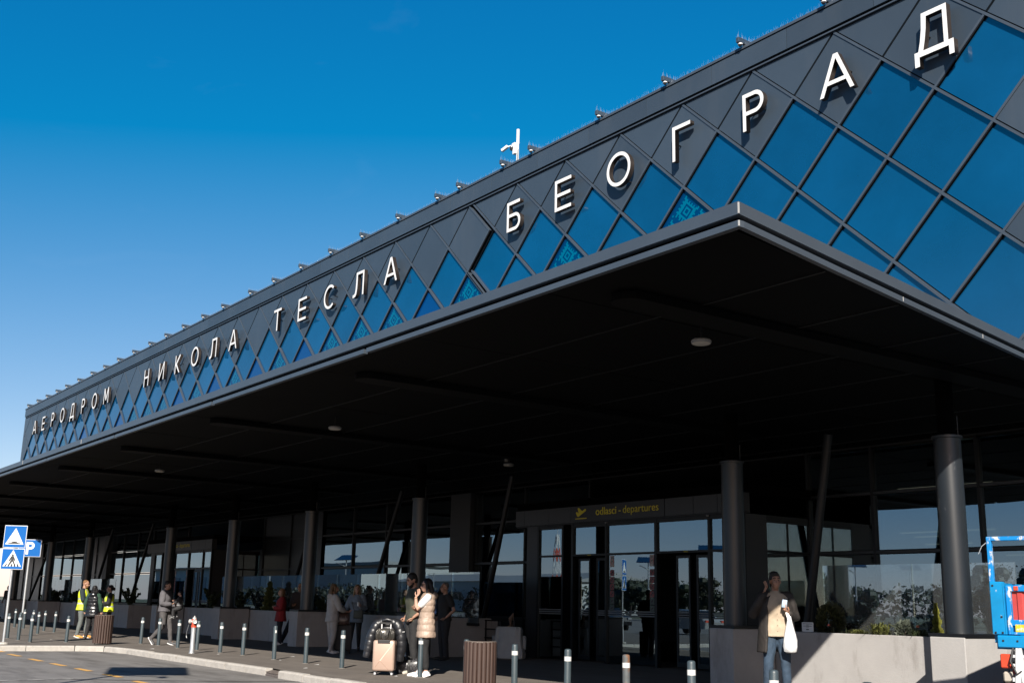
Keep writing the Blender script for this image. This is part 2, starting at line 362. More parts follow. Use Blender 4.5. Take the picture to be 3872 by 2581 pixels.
def ornament(cx, cz, hw, pane):
    # folk pattern printed on the pane, drawn on a skewed grid along the diamond's own edges
    G = ["............................",
         "..#..........#..#..........#",
         "..###.#.#.#.##..###.#.#.#.##",
         "...##########....##########.",
         "..###......##...###......##.",
         "...##.####.###...##.####.###",
         "..###.#..#.##...###.#..#.##.",
         "...##.#..#.###...##.#..#.###",
         "..###.####.##...###.####.##.",
         "...##......###...##......###",
         "..############..############",
         "...#.##.#.#.#....#.##.#.#.#.",
         "...#..#.#.#.#..#.#..#.#.#.#.",
         ".#.............#............",
         "...............#............"]
    G = G + G[1:14]
    n = 28; mb = MB(); m_ = 0.06
    def P(a, b):   # a along the right-hand down edge, b along the left-hand down edge
        a = m_+a*(1-2*m_); b = m_+b*(1-2*m_); return (cx + hw*(a-b), 20.018, cz + HH - HH*(a+b))
    for r in range(n):
        row = G[r]
        c = 0
        while c < n:
            if row[c] == '#':
                e = c
                while e < n and row[e] == '#': e += 1
                a0, a1, b0, b1 = c/n, e/n, r/n, (r+1)/n
                if P(a0, b0)[2] > 9.6: mb.add([P(a0,b0),P(a1,b0),P(a1,b1),P(a0,b1)], [(0,1,2,3)])
                c = e
            else: c += 1
    o = mb.build('printed_pattern', FRIT, None); o.parent = pane; return o
RW, LW = 1.25, 1.241
for j in range(0, 9):
    for k in range(-1, 15):
        cx = -28.82+2.5*k+ (1.25 if j % 2 else 0)
        if j % 2 and cx < -28: continue
        if cx < -28.83 or cx > XR+1 or (cx < -21 and j > 6): continue
        diamond(cx, j, RW)
    for b in range(0, 27):
        cx = -30.33-2.482*b - (0 if j % 2 else 1.241)
        if cx < XL-1.2 or j > 6: continue
        diamond(cx, j, LW)
def mull(x0, z0, x1, z1, fwd):
    y0 = 19.945 if fwd else 19.949
    d = Vector((x1-x0, 0, z1-z0)); l = d.length; d.normalize(); nn = Vector((-d.z, 0, d.x))*0.028
    a, b = Vector((x0,0,z0)), Vector((x1,0,z1)); mb = MB()
    pl = [(a+nn), (b+nn), (b-nn), (a-nn)]
    mb.prism([(p.x, p.z) for p in pl], lambda u, v: (u, y0, v), lambda u, v: (u, 20.11, v)); 
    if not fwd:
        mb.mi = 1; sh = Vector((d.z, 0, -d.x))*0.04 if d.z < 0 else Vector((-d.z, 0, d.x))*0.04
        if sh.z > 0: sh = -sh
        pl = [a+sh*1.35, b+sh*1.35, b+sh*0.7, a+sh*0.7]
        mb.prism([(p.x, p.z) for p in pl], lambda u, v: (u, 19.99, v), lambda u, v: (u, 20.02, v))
    tp(mb, 'mullion', [CLAD2, BLACK])
def line(x, z, dx, hw, kmax, fwd, zlow):
    k = min(kmax, (z-zlow)/HH); x1 = x+dx*hw*k; z1 = z-HH*k
    if x1 < XL: k = (x-XL)/hw; x1 = XL; z1 = z-HH*k
    if x1 > XR: k = (XR-x)/hw; x1 = XR; z1 = z-HH*k
    if k > 0.2: mull(x, z, x1, z1, fwd)
for b in range(0, 25):
    xa = -30.33-2.482*b; line(xa, Z0-0.03, 1, LW, {0:1,1:3,2:5}.get(b, 9), True, 7.5); line(xa-1.241, Z0-HH, -1, LW, 9, False, 7.5)
line(-29.09, Z0-HH, -1, LW, 9, False, 7.5); line(-29.09, Z0-3*HH, -1, LW, 9, False, 7.5); line(-30.33, Z0-2*HH, 1, LW, 1, True, 7.5); line(-30.33, Z0-4*HH, 1, LW, 1, True, 7.5); line(-29.09, Z0-5*HH, -1, LW, 9, False, 7.5)
line(-92.4+0.99, Z0-0.8*HH, 1, LW, 9, True, 7.5); line(-91.4, Z0-2.8*HH, 1, LW, 9, True, 7.5)
for a in range(-1, 14):
    xa = -27.57+2.5*a; zl = 7.5 if a < 1 else 5.1
    line(xa, Z0-0.03, 1, RW, 9, True, zl)
    if a >= 0: line(xa-1.25, Z0-HH, -1, RW, {0:1,1:3,2:5}.get(a, 9), False, 7.5 if a < 3 else 5.1)
line(-30.07, Z0-2*HH, 1, RW, 9, True, 7.5); line(-30.07, Z0-4*HH, 1, RW, 9, True, 7.5); line(-28.82, Z0-HH, -1, RW, 1, False, 7.5); line(-28.82, Z0-3*HH, -1, RW, 1, False, 7.5)
for a in range(0, 2): line(XR, Z0-HH-0.6-a*2*HH, -1, RW, 9, False, 5.1)
# backing, roof edge, ends, roof
mb = MB(); mb.span((XL, 20.115, 4.9), (XR, 20.3, 15.1)); tp(mb, 'backing_wall', BLACK)
mb = MB(); mb.span((XL-0.1, 20.31, 5.1), (XR, 58, 15.0)); tp(mb, 'upper_storey', CLAD)
x = -18.9 + 2.5*9
while x > XL:
    x1 = max(x-2.5, XL-0.1); mb = MB(); mb.span((x1+0.007, 19.87, 14.615), (x-0.007, 20.31, 15.155)); tp(mb, 'fascia_panel', CLAD); x -= 2.5
mb = MB(); mb.span((XL-0.1, 19.93, 14.58), (XR, 20.2, 15.17)); tp(mb, 'fascia_core', BLACK)
mb = MB(); mb.span((XL-0.15, 19.84, 15.175), (XR, 20.6, 15.245)); tp(mb, 'coping', CLAD2)
mb = MB(); mb.span((XL, 19.90, 14.525), (XR, 20.11, 14.562)); tp(mb, 'head_trim', CLAD2)
mb = MB(); mb.span((XL-0.32, 19.97, 5.1), (XL-0.02, 20.5, 14.56)); tp(mb, 'corner_trim', CLAD2)
mb = MB(); mb.span((XR+0.02, 20.2, 0), (70, 58, 15.0)); tp(mb, 'unseen_wing', CLAD)  # plain box for the unseen terminal continuation, added to block light from the right
# bird spikes along the roof edge: thousands of wires, one mesh
rs = random.Random(11); mb = MB(); x = XL
while x < XR-3:
    if rs.random() < 0.9:
        for dx in (-0.05, 0.05):
            a = Vector((x, 19.9+rs.uniform(0,0.05), 15.245)); b = a + Vector((dx*rs.uniform(0.3,1.3), rs.uniform(-0.05,0.04), rs.uniform(0.13,0.19)))
            w_ = 0.0028; mb.add([a+Vector((-w_,0,0)), a+Vector((w_,0,0)), a+Vector((0,w_*1.6,0)), b], [(0,1,3),(1,2,3),(2,0,3)])
    x += 0.065
stuff(tp(mb, 'bird_spikes', SPIKE))
# ---- ground floor curtain wall
YC = 20.6
def pane(x0, x1, z0, z1, y=YC, mt=None, name='window_pane'):
    mb = MB(); mb.span((x0+0.03, y, z0+0.03), (x1-0.03, y+0.02, z1-0.03)); return tp(mb, name, mt or WIN)
def bayset(xs, solid=False):
    for x0, x1 in zip(xs[:-1], xs[1:]):
        for z0, z1 in ((0.02,0.95),(0.95,2.56),(2.60,3.81),(3.85,4.8)):
            if solid or z0 < 0.5:
                mb = MB(); mb.span((x0+0.01, YC-0.02, z0), (x1-0.01, YC+0.05, z1)); tp(mb, 'wall_panel', mat('black_panel', (0.012,0.014,0.016), 0.35))
            else: pane(x0, x1, z0, z1)
    for x0 in xs:
        mb = MB(); mb.span((x0-0.032, YC-0.07, 0), (x0+0.032, YC+0.06, 4.82)); tp(mb, 'window_mullion', DARKM)
    for z in (0.95, 2.58, 3.83):
        mb = MB(); mb.span((xs[0], YC-0.06, z-0.03), (xs[-1], YC+0.055, z+0.03)); tp(mb, 'window_transom', mat('transom_paint', (0.03,0.034,0.04), 0.4))
bayset([-16.84+0.0, -15.1, -12.6, -10.1, -7.6, -5.1, -2.6, 0, 2.5, 5])
bayset([-30.25, -27.6, -24.55]); bayset([-41.05, -38.5, -36.0, -33.6, -31.5]); bayset([-46.7, -44, -41.05], True)
bayset([-68.6, -66.1, -63.6, -61.1, -58.5, -55.9]); bayset([-74, -71.3, -68.6], True); bayset([-84, -81.5, -79, -76.5, -74])
bayset([-91.4,-89,-86.5,-84], True)
mb = MB(); mb.span((-31.45, 20.35, 0), (-30.3, 20.9, 4.82)); tp(mb, 'pier', mat('pier_panel', (0.03,0.032,0.036), 0.5))
mb = MB(); mb.span((-69.2, 20.35, 0), (-68.4, 20.9, 4.82)); tp(mb, 'pier', MATS['pier_panel'])
# dim interior seen through the glass
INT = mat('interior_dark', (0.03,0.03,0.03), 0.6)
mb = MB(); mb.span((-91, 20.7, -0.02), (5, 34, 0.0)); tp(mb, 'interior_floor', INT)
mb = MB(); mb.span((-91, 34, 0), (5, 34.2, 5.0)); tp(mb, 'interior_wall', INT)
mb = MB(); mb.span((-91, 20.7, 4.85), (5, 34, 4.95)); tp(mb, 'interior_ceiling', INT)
STR = emit('strip_light', (1.0, 0.82, 0.55), 0.28)
for (x0, x1, y, z) in [(-17.6,-15.0,25,3.3),(-18.2,-17.4,26.5,3.3),(-18.9,-17.5,28,3.2),(-19.5,-17.6,30,3.15),(-18.6,-16.9,31.5,3.05),(-18.2,-16.0,33,3.0)]:
    mb = MB(); mb.span((x0,y,z),(x1,y+0.06,z+0.03)); tp(mb, 'ceiling_strip', STR)
o = text('gate_sign', '201-224', 0.30, YTXT, None, (-16.1,28.0,1.70), FACE_RD, 0.004); o.parent = T; o.location = (-16.1+45, 28-20, 1.7)
# ================================================================== CANOPY
CN = thing('canopy', 'wide flat black canopy with grey metal edge jutting over the forecourt', 'canopy', (-45,14,4.8))
def cp(mb, name, mats, **k):
    o = mb.build(name, mats, None, **k); o.parent = CN; o.location = (45,-14,-4.8); return o
def xe(y): return -6.9 - (y-7.58)*0.1825          # slanted right-hand edge
def pol(ins, xl=-118): return [(xl, 7.58+ins), (xe(7.58+ins)-ins, 7.58+ins), (xe(19.80)-ins, 19.80), (xl, 19.80)]
def slab(mb, p, z0, z1): mb.prism(p, lambda u, v: (u, v, z0), lambda u, v: (u, v, z1))
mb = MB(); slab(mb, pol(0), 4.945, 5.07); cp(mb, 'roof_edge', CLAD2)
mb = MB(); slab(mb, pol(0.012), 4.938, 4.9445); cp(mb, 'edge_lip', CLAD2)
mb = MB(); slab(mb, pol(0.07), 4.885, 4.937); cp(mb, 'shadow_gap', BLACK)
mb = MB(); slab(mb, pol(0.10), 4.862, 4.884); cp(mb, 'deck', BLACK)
mb = MB(); mb.span((-118,19.82,4.86),(XR,20.55,5.05)); cp(mb, 'deck', BLACK)
def strip(a, b, z0, z1, th):
    a, b = Vector(a), Vector(b); d = (b-a).normalized(); nn = Vector((-d.y, d.x))
    mb = MB(); mb.prism([tuple(a), tuple(b), tuple(b+nn*th), tuple(a+nn*th)], lambda u, v: (u, v, z0), lambda u, v: (u, v, z1)); return mb
xs = [-6.9, -14.16, -20.03, -25.9, -31.77, -37.64, -43.5, -49.4, -55.2, -61.1, -67, -72.8, -78.7, -84.5, -90.4, -96, -102, -108, -114]
for i, (x1, x0) in enumerate(zip(xs[:-1], xs[1:])):
    cp(strip((x0+0.05, 7.58), (x1-(0.0 if i == 0 else 0.03), 7.58), 4.82, 4.884, 0.07), 'lower_band', CLAD2)
ys = [7.58, 9.6, 11.6, 13.6, 15.6, 17.6, 19.7]
for y0, y1 in zip(ys[:-1], ys[1:]):
    cp(strip((xe(y0), y0+(0.071 if y0 < 8 else 0.004)), (xe(y1), y1-0.004), 4.82, 4.884, 0.06), 'lower_band', CLAD2)
for x in (-28.6,-34.5,-51,-70): # pale sealant ticks on the edge
    mb = MB(); mb.span((x,7.574,4.955),(x+0.02,7.5805,5.06)); cp(mb, 'edge_joint', mat('sealant_and_glint', (0.45,0.45,0.44), 0.6))
mb = MB(); mb.span((-6.909,7.5775,4.95),(-6.896,7.59,5.06)); mb.span((-6.909,7.5775,4.825),(-6.896,7.59,4.88)); cp(mb, 'corner_glint', MATS['sealant_and_glint'])  # pale strips painted in for the glint on the canopy corner
for y in (11.0, 13.3, 15.4): 
    mb = MB(); mb.span((xe(y)-0.01,y,4.83),(xe(y)+0.003,y+0.01,4.882)); cp(mb, 'edge_joint', MATS['sealant_and_glint'])
# soffit boards, each its own
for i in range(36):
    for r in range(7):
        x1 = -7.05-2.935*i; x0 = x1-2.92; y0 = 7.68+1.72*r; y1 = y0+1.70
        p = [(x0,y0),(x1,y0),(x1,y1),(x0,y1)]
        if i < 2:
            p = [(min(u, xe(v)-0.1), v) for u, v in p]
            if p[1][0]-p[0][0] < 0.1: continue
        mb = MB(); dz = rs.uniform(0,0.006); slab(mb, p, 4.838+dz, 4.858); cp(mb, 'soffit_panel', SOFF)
for r in range(1,8):
    y = 7.67+1.72*r; mb = MB(); mb.span((-112, y-0.012, 4.828), (xe(y)-0.12, y+0.012, 4.845)); cp(mb, 'soffit_trim', mat('trim_dark', (0.008,0.0085,0.0095), 0.5, spec=0.3))
for x in [-9.4,-15.6,-21.75,-27.5,-33.1,-38.95,-44.7,-50.5,-56.2,-62,-67.7,-73.5,-79.2,-85]:
    mb = MB(); pr = [(x-0.22,17.5),(x-0.22,8.45)] + [(x-0.22*math.cos(a), 8.45-0.22*math.sin(a)) for a in [PI*k/8 for k in range(1,8)]] + [(x+0.22,8.45),(x+0.22,17.5)]
    if x > -10: pr = [(u, v) for u, v in pr]; 
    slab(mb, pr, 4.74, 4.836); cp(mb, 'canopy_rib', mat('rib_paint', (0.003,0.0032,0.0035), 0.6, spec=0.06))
# ceiling discs hanging from the canopy
def disc_lamp(x, y, lab):
    t = thing('ceiling_lamp', lab, 'lamp', (x,y,4.6), 0, 'ceiling lamps under the canopy')
    mb = MB(); mb.lathe([(0.10,0.0),(0.125,0.01),(0.13,0.04),(0.11,0.06)], n=24); mb.build('lamp_housing', GREYP, t, auto=40)
    mb = MB(); mb.lathe([(0.0,-0.004),(0.10,-0.004),(0.118,0.004),(0.118,0.012)], n=24, cap=False); mb.build('lamp_diffuser', LAMPW, t, auto=40)
    mb = MB(); mb.tube([(0,0,0.06),(0,0,0.24)], 0.012, 8); mb.build('hanging_rod', DARKM, t)
disc_lamp(-9.9,10.12,'round pale ceiling lamp under the canopy near its front corner, the largest seen')
disc_lamp(-19.83,10.05,'round pale ceiling lamp under the middle of the canopy front')
disc_lamp(-30.09,10.1,'small round ceiling lamp under the far left part of the canopy')
disc_lamp(-22.13,15.95,'dim round ceiling lamp above the doors with a small box sensor over it')
mb = MB(); mb.rbox((-22.2,15.95,4.77),(0.10,0.10,0.12),0.012); tag(mb.build('ceiling_sensor', mat('sensor_grey', (0.25,0.24,0.22), 0.5)), 'small pale box sensor on the canopy ceiling above the dim lamp', 'sensor')
# ================================================================== COLUMNS, PEDESTALS
CX = [(-9.85,'thick dark round column at the right, half in sunlight, on a white pedestal','front'),(-14.25,'dark round column between the doors and the man on the phone',''),
      (-25.1,'dark round column just behind the couple with the rose gold suitcase',''),(-31.35,'dark round column between the red coat woman and the woman in grey',''),
      (-37.3,'dark round column to the right of the far entrance sign, beside bushes',''),(-43.5,'dark round column covering part of the far departures sign, behind the walking man',''),
      (-54.3,'slim far column behind the man in the yellow vest',''),(-61.0,'slim far column just right of the road signs',''),(-68.0,'slimmest far column hidden behind the blue road signs','')]
PEDL = ['sunlit white concrete pedestal under the thick right hand column','pale concrete pedestal at the right edge of the doors','shaded concrete pedestal behind the couple','shaded concrete pedestal between the red coat and the grey sweater',
  'shaded concrete pedestal right of the fire hydrant','shaded concrete pedestal behind the walking man','far concrete pedestal behind the man in the yellow vest','far concrete pedestal right of the road sign poles','farthest concrete pedestal left of the parking sign pole']
c0 = None
for (x, lab, _), pl in zip(CX, PEDL):
    if c0 is None:
        c0 = thing('column', lab, 'column', (x,15.3,1.05), 0, 'round columns carrying the canopy')
        mb = MB(); mb.lathe([(0.2,0),(0.2,2.86)], n=32, cap=False); mb.build('shaft', COLM, c0, auto=30)
        mb = MB(); mb.lathe([(0.2,2.86),(0.225,2.865),(0.225,2.90),(0.2,2.905),(0.02,2.905)], n=32); mb.build('top_ring', COLM, c0, auto=30)
        mb = MB(); mb.lathe([(0.13,2.9),(0.13,3.78)], n=20, cap=False); mb.build('stem', BLACK, c0, auto=30)
        mb = MB(); mb.tube([(0.16,0.05,2.9),(0.16,0.05,3.2)], 0.007, 8); mb.build('drain_rod', mat('rod_grey',(0.03,0.032,0.035),0.5), c0)
    else: dup(c0, (x,15.3,1.05), 0, lab)
    t = thing('pedestal', pl, 'pedestal', (x+0.08,15.38,0), 0, 'concrete pedestals under the columns')
    mb = MB(); mb.rbox((0,0,0.50),(0.56,1.06,1.0),0.012); mb.build('block', CONC, t)
    mb = MB(); mb.span((-0.30,-0.52,1.002),(0.30,0.54,1.05)); mb.build('cap_plate', DARKM, t)
# ================================================================== PLANTERS
def planter(x0, x1, lab, cuts):
    t = thing('planter', lab, 'planter', ((x0+x1)/2,16.8,0), 0, 'raised concrete planters'); cx = (x0+x1)/2
    xs_ = [x0]+cuts+[x1]
    for a, b in zip(xs_[:-1], xs_[1:]):
        mb = MB(); mb.rbox(((a+b)/2-cx, -0.74, 0.485), (b-a-0.012, 0.22, 0.97), 0.01); mb.build('wall_panel', CONC, t)
    mb = MB(); mb.span((x0-cx,0.7,0),(x1-cx,0.9,0.93)); mb.build('back_wall', CONC, t)
    for s, xx in ((1,x0),(-1,x1)):
        mb = MB(); mb.span((xx-cx+0.005*s,-0.625,0),(xx-cx+0.18*s,0.695,0.965)); mb.build('end_wall', CONC, t)
    mb = MB(); mb.span((x0-cx+0.2,-0.62,0.5),(x1-cx-0.2,0.69,0.86)); mb.build('soil', mat('soil', (0.035,0.025,0.018), 0.95, var=0.4, vscale=12, bump=1, bscale=30), t)
planter(-14.0,-9.2,'pale concrete planter behind the man on the phone, its right half in sunlight',[])
planter(-43.5,-24.9,'long shaded concrete planter behind the women with luggage',[-37.3,-31.35])
planter(-90,-49.9,'far shaded concrete planter behind the workers in yellow vests',[-75,-68,-61,-54.3])
def screen(x0, x1, lab, n):
    t = thing('glass_screen', lab, 'glass screen', ((x0+x1)/2,16.75,0.9), 0, 'glass wind screens behind the planters'); cx = (x0+x1)/2; st = (x1-x0)/n
    for k in range(n):
        a = x0+k*st-cx; mb = MB(); mb.span((a+0.006,-0.008,-0.05),(a+st-0.006,0.008,1.23)); mb.build('pane', SCREEN, t)
    mb = MB(); mb.span((x0-cx,-0.03,-0.12),(x1-cx,0.03,-0.051)); mb.build('base_rail', DARKM, t)
screen(-13.45,-9.75,'clear glass wind screen behind the right hand planter',2)
screen(-41.6,-24.4,'long glass wind screen behind the women with luggage',13)
screen(-66.5,-54.6,'far glass wind screen behind the workers in yellow vests',9)
# slanting struts
def strut(x1, z1, x0, z0, lab, r=0.075):
    d = (x1-x0)/(z1-z0); mb = MB(); mb.tube([(x0-d*z0,18.5,0),(x0+d*(4.83-z0),18.5,4.83)], r, 14)
    tag(mb.build('slanting_strut', DARKM, None, auto=40), lab, 'strut', 'slanting steel struts')
strut(-32.25,3.32,-33.23,1.38,'slanting black strut in front of the windows left of the couple')
strut(-25.94,3.36,-26.57,1.36,'slanting black strut at the left side of the near doors')
strut(-14.8,3.63,-15.21,1.43,'slanting black strut behind the man on the phone',0.09)
strut(-56.17,3.39,-57.53,1.37,'slanting black strut left of the far doors')
strut(-62.63,3.33,-63.8,1.6,'slanting black strut left of the yellow vest man')
strut(-75.53,3.03,-77.28,1.5,'slanting black strut at the far left behind the signs')
strut(-38.3,3.3,-39.3,1.4,'slanting black strut behind the conifer in the planter')
# ================================================================== ENTRANCES
def vestibule(dx, lab, detail=True):
    t = thing('entrance', lab, 'entrance', (-20.7+dx,18.4,0), 0, 'glass entrances with departures signs'); X = lambda x: x+20.7
    VP = mat('vestibule_panel', (0.034,0.036,0.041), 0.45); VS = mat('sign_panel', (0.017,0.015,0.016), 0.4); FR = DARKM
    def P(x0,x1,y0,y1,z0,z1,name,m_,par=t):
        mb = MB(); mb.span((X(x0),y0,z0),(X(x1),y1,z1)); return mb.build(name, m_, par)
    for a, b in [(-25.0,-24.6),(-24.6,-23.53),(-23.53,-22.62),(-19.16,-18.24),(-18.24,-17.5),(-17.5,-16.75)]:
        P(a+0.006,b-0.006,-0.10,0.12,3.40,3.80,'fascia_panel',VP)
    P(-25.0,-16.75,-0.05,2.15,3.801,4.0,'roof',BLACK); P(-25.0,-16.75,-0.07,0.13,3.36,3.398,'fascia_trim',FR)
    sg = P(-22.61,-19.17,-0.105,0.12,3.40,3.80,'sign_panel',VS)
    yy = -0.11
    def stx(body, x, z, size, off, name='lettering'):
        o = text(name, body, size, YTXT, sg, (X(x),yy,z), FACE_RD, 0.006, offset=off, sx=1.1); return o
    stx('odlasci', -21.63, 3.545, 0.262, 0.0012); stx('-', -20.77, 3.545, 0.262, 0.0); stx('departures', -20.62, 3.545, 0.262, -0.001)
    # aircraft pictogram with runway bar
    ic = [(0.02,0.13),(0.05,0.155),(0.14,0.115),(0.09,0.24),(0.13,0.255),(0.27,0.165),(0.38,0.215),(0.42,0.20),(0.41,0.165),(0.12,0.03),(0.075,0.04)]
    o = flat_curve('aircraft_symbol', [ic], 0.006, YTXT, sg, (X(-22.42),yy,3.505), FACE_RD)
    P(-22.42,-21.98,-0.113,-0.107,3.475,3.497,'symbol_bar',YTXT,sg)
    # framing
    for a, b in [(-24.08,-24.02),(-23.05,-22.98),(-22.66,-22.58),(-21.34,-21.28),(-19.58,-19.50),(-17.86,-17.80),(-16.90,-16.84)]:
        P(a,b,-0.05,0.06,0,3.36,'mullion',FR)
    P(-24.55,-24.08,-0.04,0.05,0,3.36,'corner_panel',VP); P(-22.98,-22.66,-0.045,0.055,0,3.36,'door_pocket',BLACK)
    P(-24.08,-16.84,-0.044,0.054,2.555,2.605,'transom',FR); P(-24.08,-16.84,-0.042,0.052,3.27,3.355,'head_rail',FR)
    for a, b in [(-24.02,-23.05),(-22.58,-21.34),(-21.28,-19.58),(-19.50,-17.86),(-17.80,-16.90)]:
        P(a,b,0.0,0.015,2.605,3.27,'window_pane',WIN)
    for a, b in [(-24.02,-23.05),(-21.28,-19.58),(-17.80,-16.90)]:
        P(a,b,0.0,0.015,0.03,2.555,'window_pane',WIN)
        for k in range(3): P(a,b,-0.003,-0.0005,1.115+0.05*k,1.145+0.05*k,'safety_stripe',mat('etched_stripe',(0.16,0.175,0.19),0.6))
    for a, b, y in [(-22.45,-22.0,0.05),(-21.75,-21.38,0.045),(-18.95,-18.5,0.05),(-18.3,-17.9,0.045)]:
        d = P(a,b,y,y+0.012,0.05,2.5,'door_leaf',WIN)
        for u, v in ((a,a+0.05),(b-0.05,b)): P(u,v,y-0.015,y-0.001,0.05,2.5,'leaf_frame',FR,d)
        P(a+0.05,b-0.05,y-0.015,y-0.001,2.44,2.5,'leaf_frame',FR,d); P(a+0.05,b-0.05,y-0.015,y-0.001,0.05,0.15,'leaf_frame',FR,d)
        for k in range(3): P(a+0.05,b-0.05,y-0.004,y-0.001,1.115+0.05*k,1.145+0.05*k,'safety_stripe',MATS['etched_stripe'],d)
    for x in (-22.0,-18.6): P(x,x+0.13,-0.06,-0.051,2.565,2.585,'yellow_tag',mat('tag_yellow',(0.6,0.5,0.02),0.5)); 
    for x in (-21.3,-17.85): P(x,x+0.05,-0.09,-0.051,3.33,3.36,'door_sensor',GREYP)
    # side wall facing right
    xs_ = -16.84
    P(xs_-0.06,xs_,0.065,0.74,0,3.36,'side_panel',VP); P(xs_-0.05,xs_-0.01,0.745,2.15,0.02,2.55,'window_pane',WIN); P(xs_-0.05,xs_-0.01,0.745,2.15,2.61,3.2,'window_pane',WIN)
    P(xs_-0.06,xs_+0.001,0.745,2.15,2.552,2.608,'transom',FR); P(xs_-0.06,xs_+0.001,0.745,2.15,3.202,3.36,'head_rail',FR); P(xs_-0.063,xs_+0.002,1.4,1.45,0,3.2,'mullion',FR)
    P(-25.0+0.45,-24.5,0.06,2.15,0,3.36,'side_panel',VP)
    # door stickers: white notice and red prohibition rings
    for x in (-21.19,-19.78):
        n_ = P(x,x+0.14,-0.0045,-0.001,2.27,2.54,'notice',mat('sticker_white',(0.5,0.5,0.5),0.6))
        mb = MB(); 
        def ring(cx,cz,r0,r1,mm,y=-0.006):
            k=20; mb.add([(X(cx)+r0*math.cos(2*PI*i/k),y,cz+r0*math.sin(2*PI*i/k)) for i in range(k)]+[(X(cx)+r1*math.cos(2*PI*i/k),y,cz+r1*math.sin(2*PI*i/k)) for i in range(k)],[(i,(i+1)%k,(i+1)%k+k,i+k) for i in range(k)])
        ring(x+0.07,2.40,0.05,0.06,0); mb.span((X(x),-0.0065,2.272),(X(x)+0.008,-0.0055,2.538)); mb.span((X(x)+0.132,-0.0065,2.272),(X(x)+0.14,-0.0055,2.538)); mb.build('red_print',RINGR,n_)
        mb2 = MB(); mb2.bar((X(x)+0.04,-0.007,2.37),(X(x)+0.10,-0.007,2.43),0.012,0.001,(0,1,0)); mb2.bar((X(x)+0.05,-0.0075,2.41),(X(x)+0.10,-0.0075,2.395),0.016,0.001,(0,1,0))
        for k in range(3): mb2.span((X(x)+0.03,-0.007,2.50-0.014*k),(X(x)+0.11,-0.006,2.507-0.014*k))
        mb2.build('black_print',SIGNK,n_)
        if detail:
            for k in range(6):
                cz = 2.13-0.165*k; mt = RINGR if k < 4 else mat('green_print',(0.02,0.09,0.05),0.5)
                mb3 = MB(); mb3.rbox((X(x)+0.07,-0.003,cz),(0.15,0.003,0.15),0.001,1); pl_ = mb3.build('sticker',mat('sticker_clear',(0.10,0.105,0.11),0.5),t)
                mb = MB(); ring(x+0.07,cz,0.058,0.072,0); 
                if k < 4: mb.bar((X(x)+0.025,-0.0065,cz+0.045),(X(x)+0.115,-0.0065,cz-0.045),0.014,0.001,(0,1,0))
                mb.build('ring_print',mt,pl_)
                mb = MB(); mb.bar((X(x)+0.035,-0.0058,cz-0.01),(X(x)+0.105,-0.0058,cz+0.02),0.022,0.001,(0,1,0)); mb.bar((X(x)+0.06,-0.0062,cz-0.035),(X(x)+0.075,-0.0062,cz+0.03),0.018,0.001,(0,1,0)); mb.build('pictogram',SIGNK,pl_)
    return t
vestibule(0,'near glass entrance with yellow departures sign and red prohibition stickers on the doors')
vestibule(-30.2,'far glass entrance with departures sign partly behind a column, left of the hydrant')
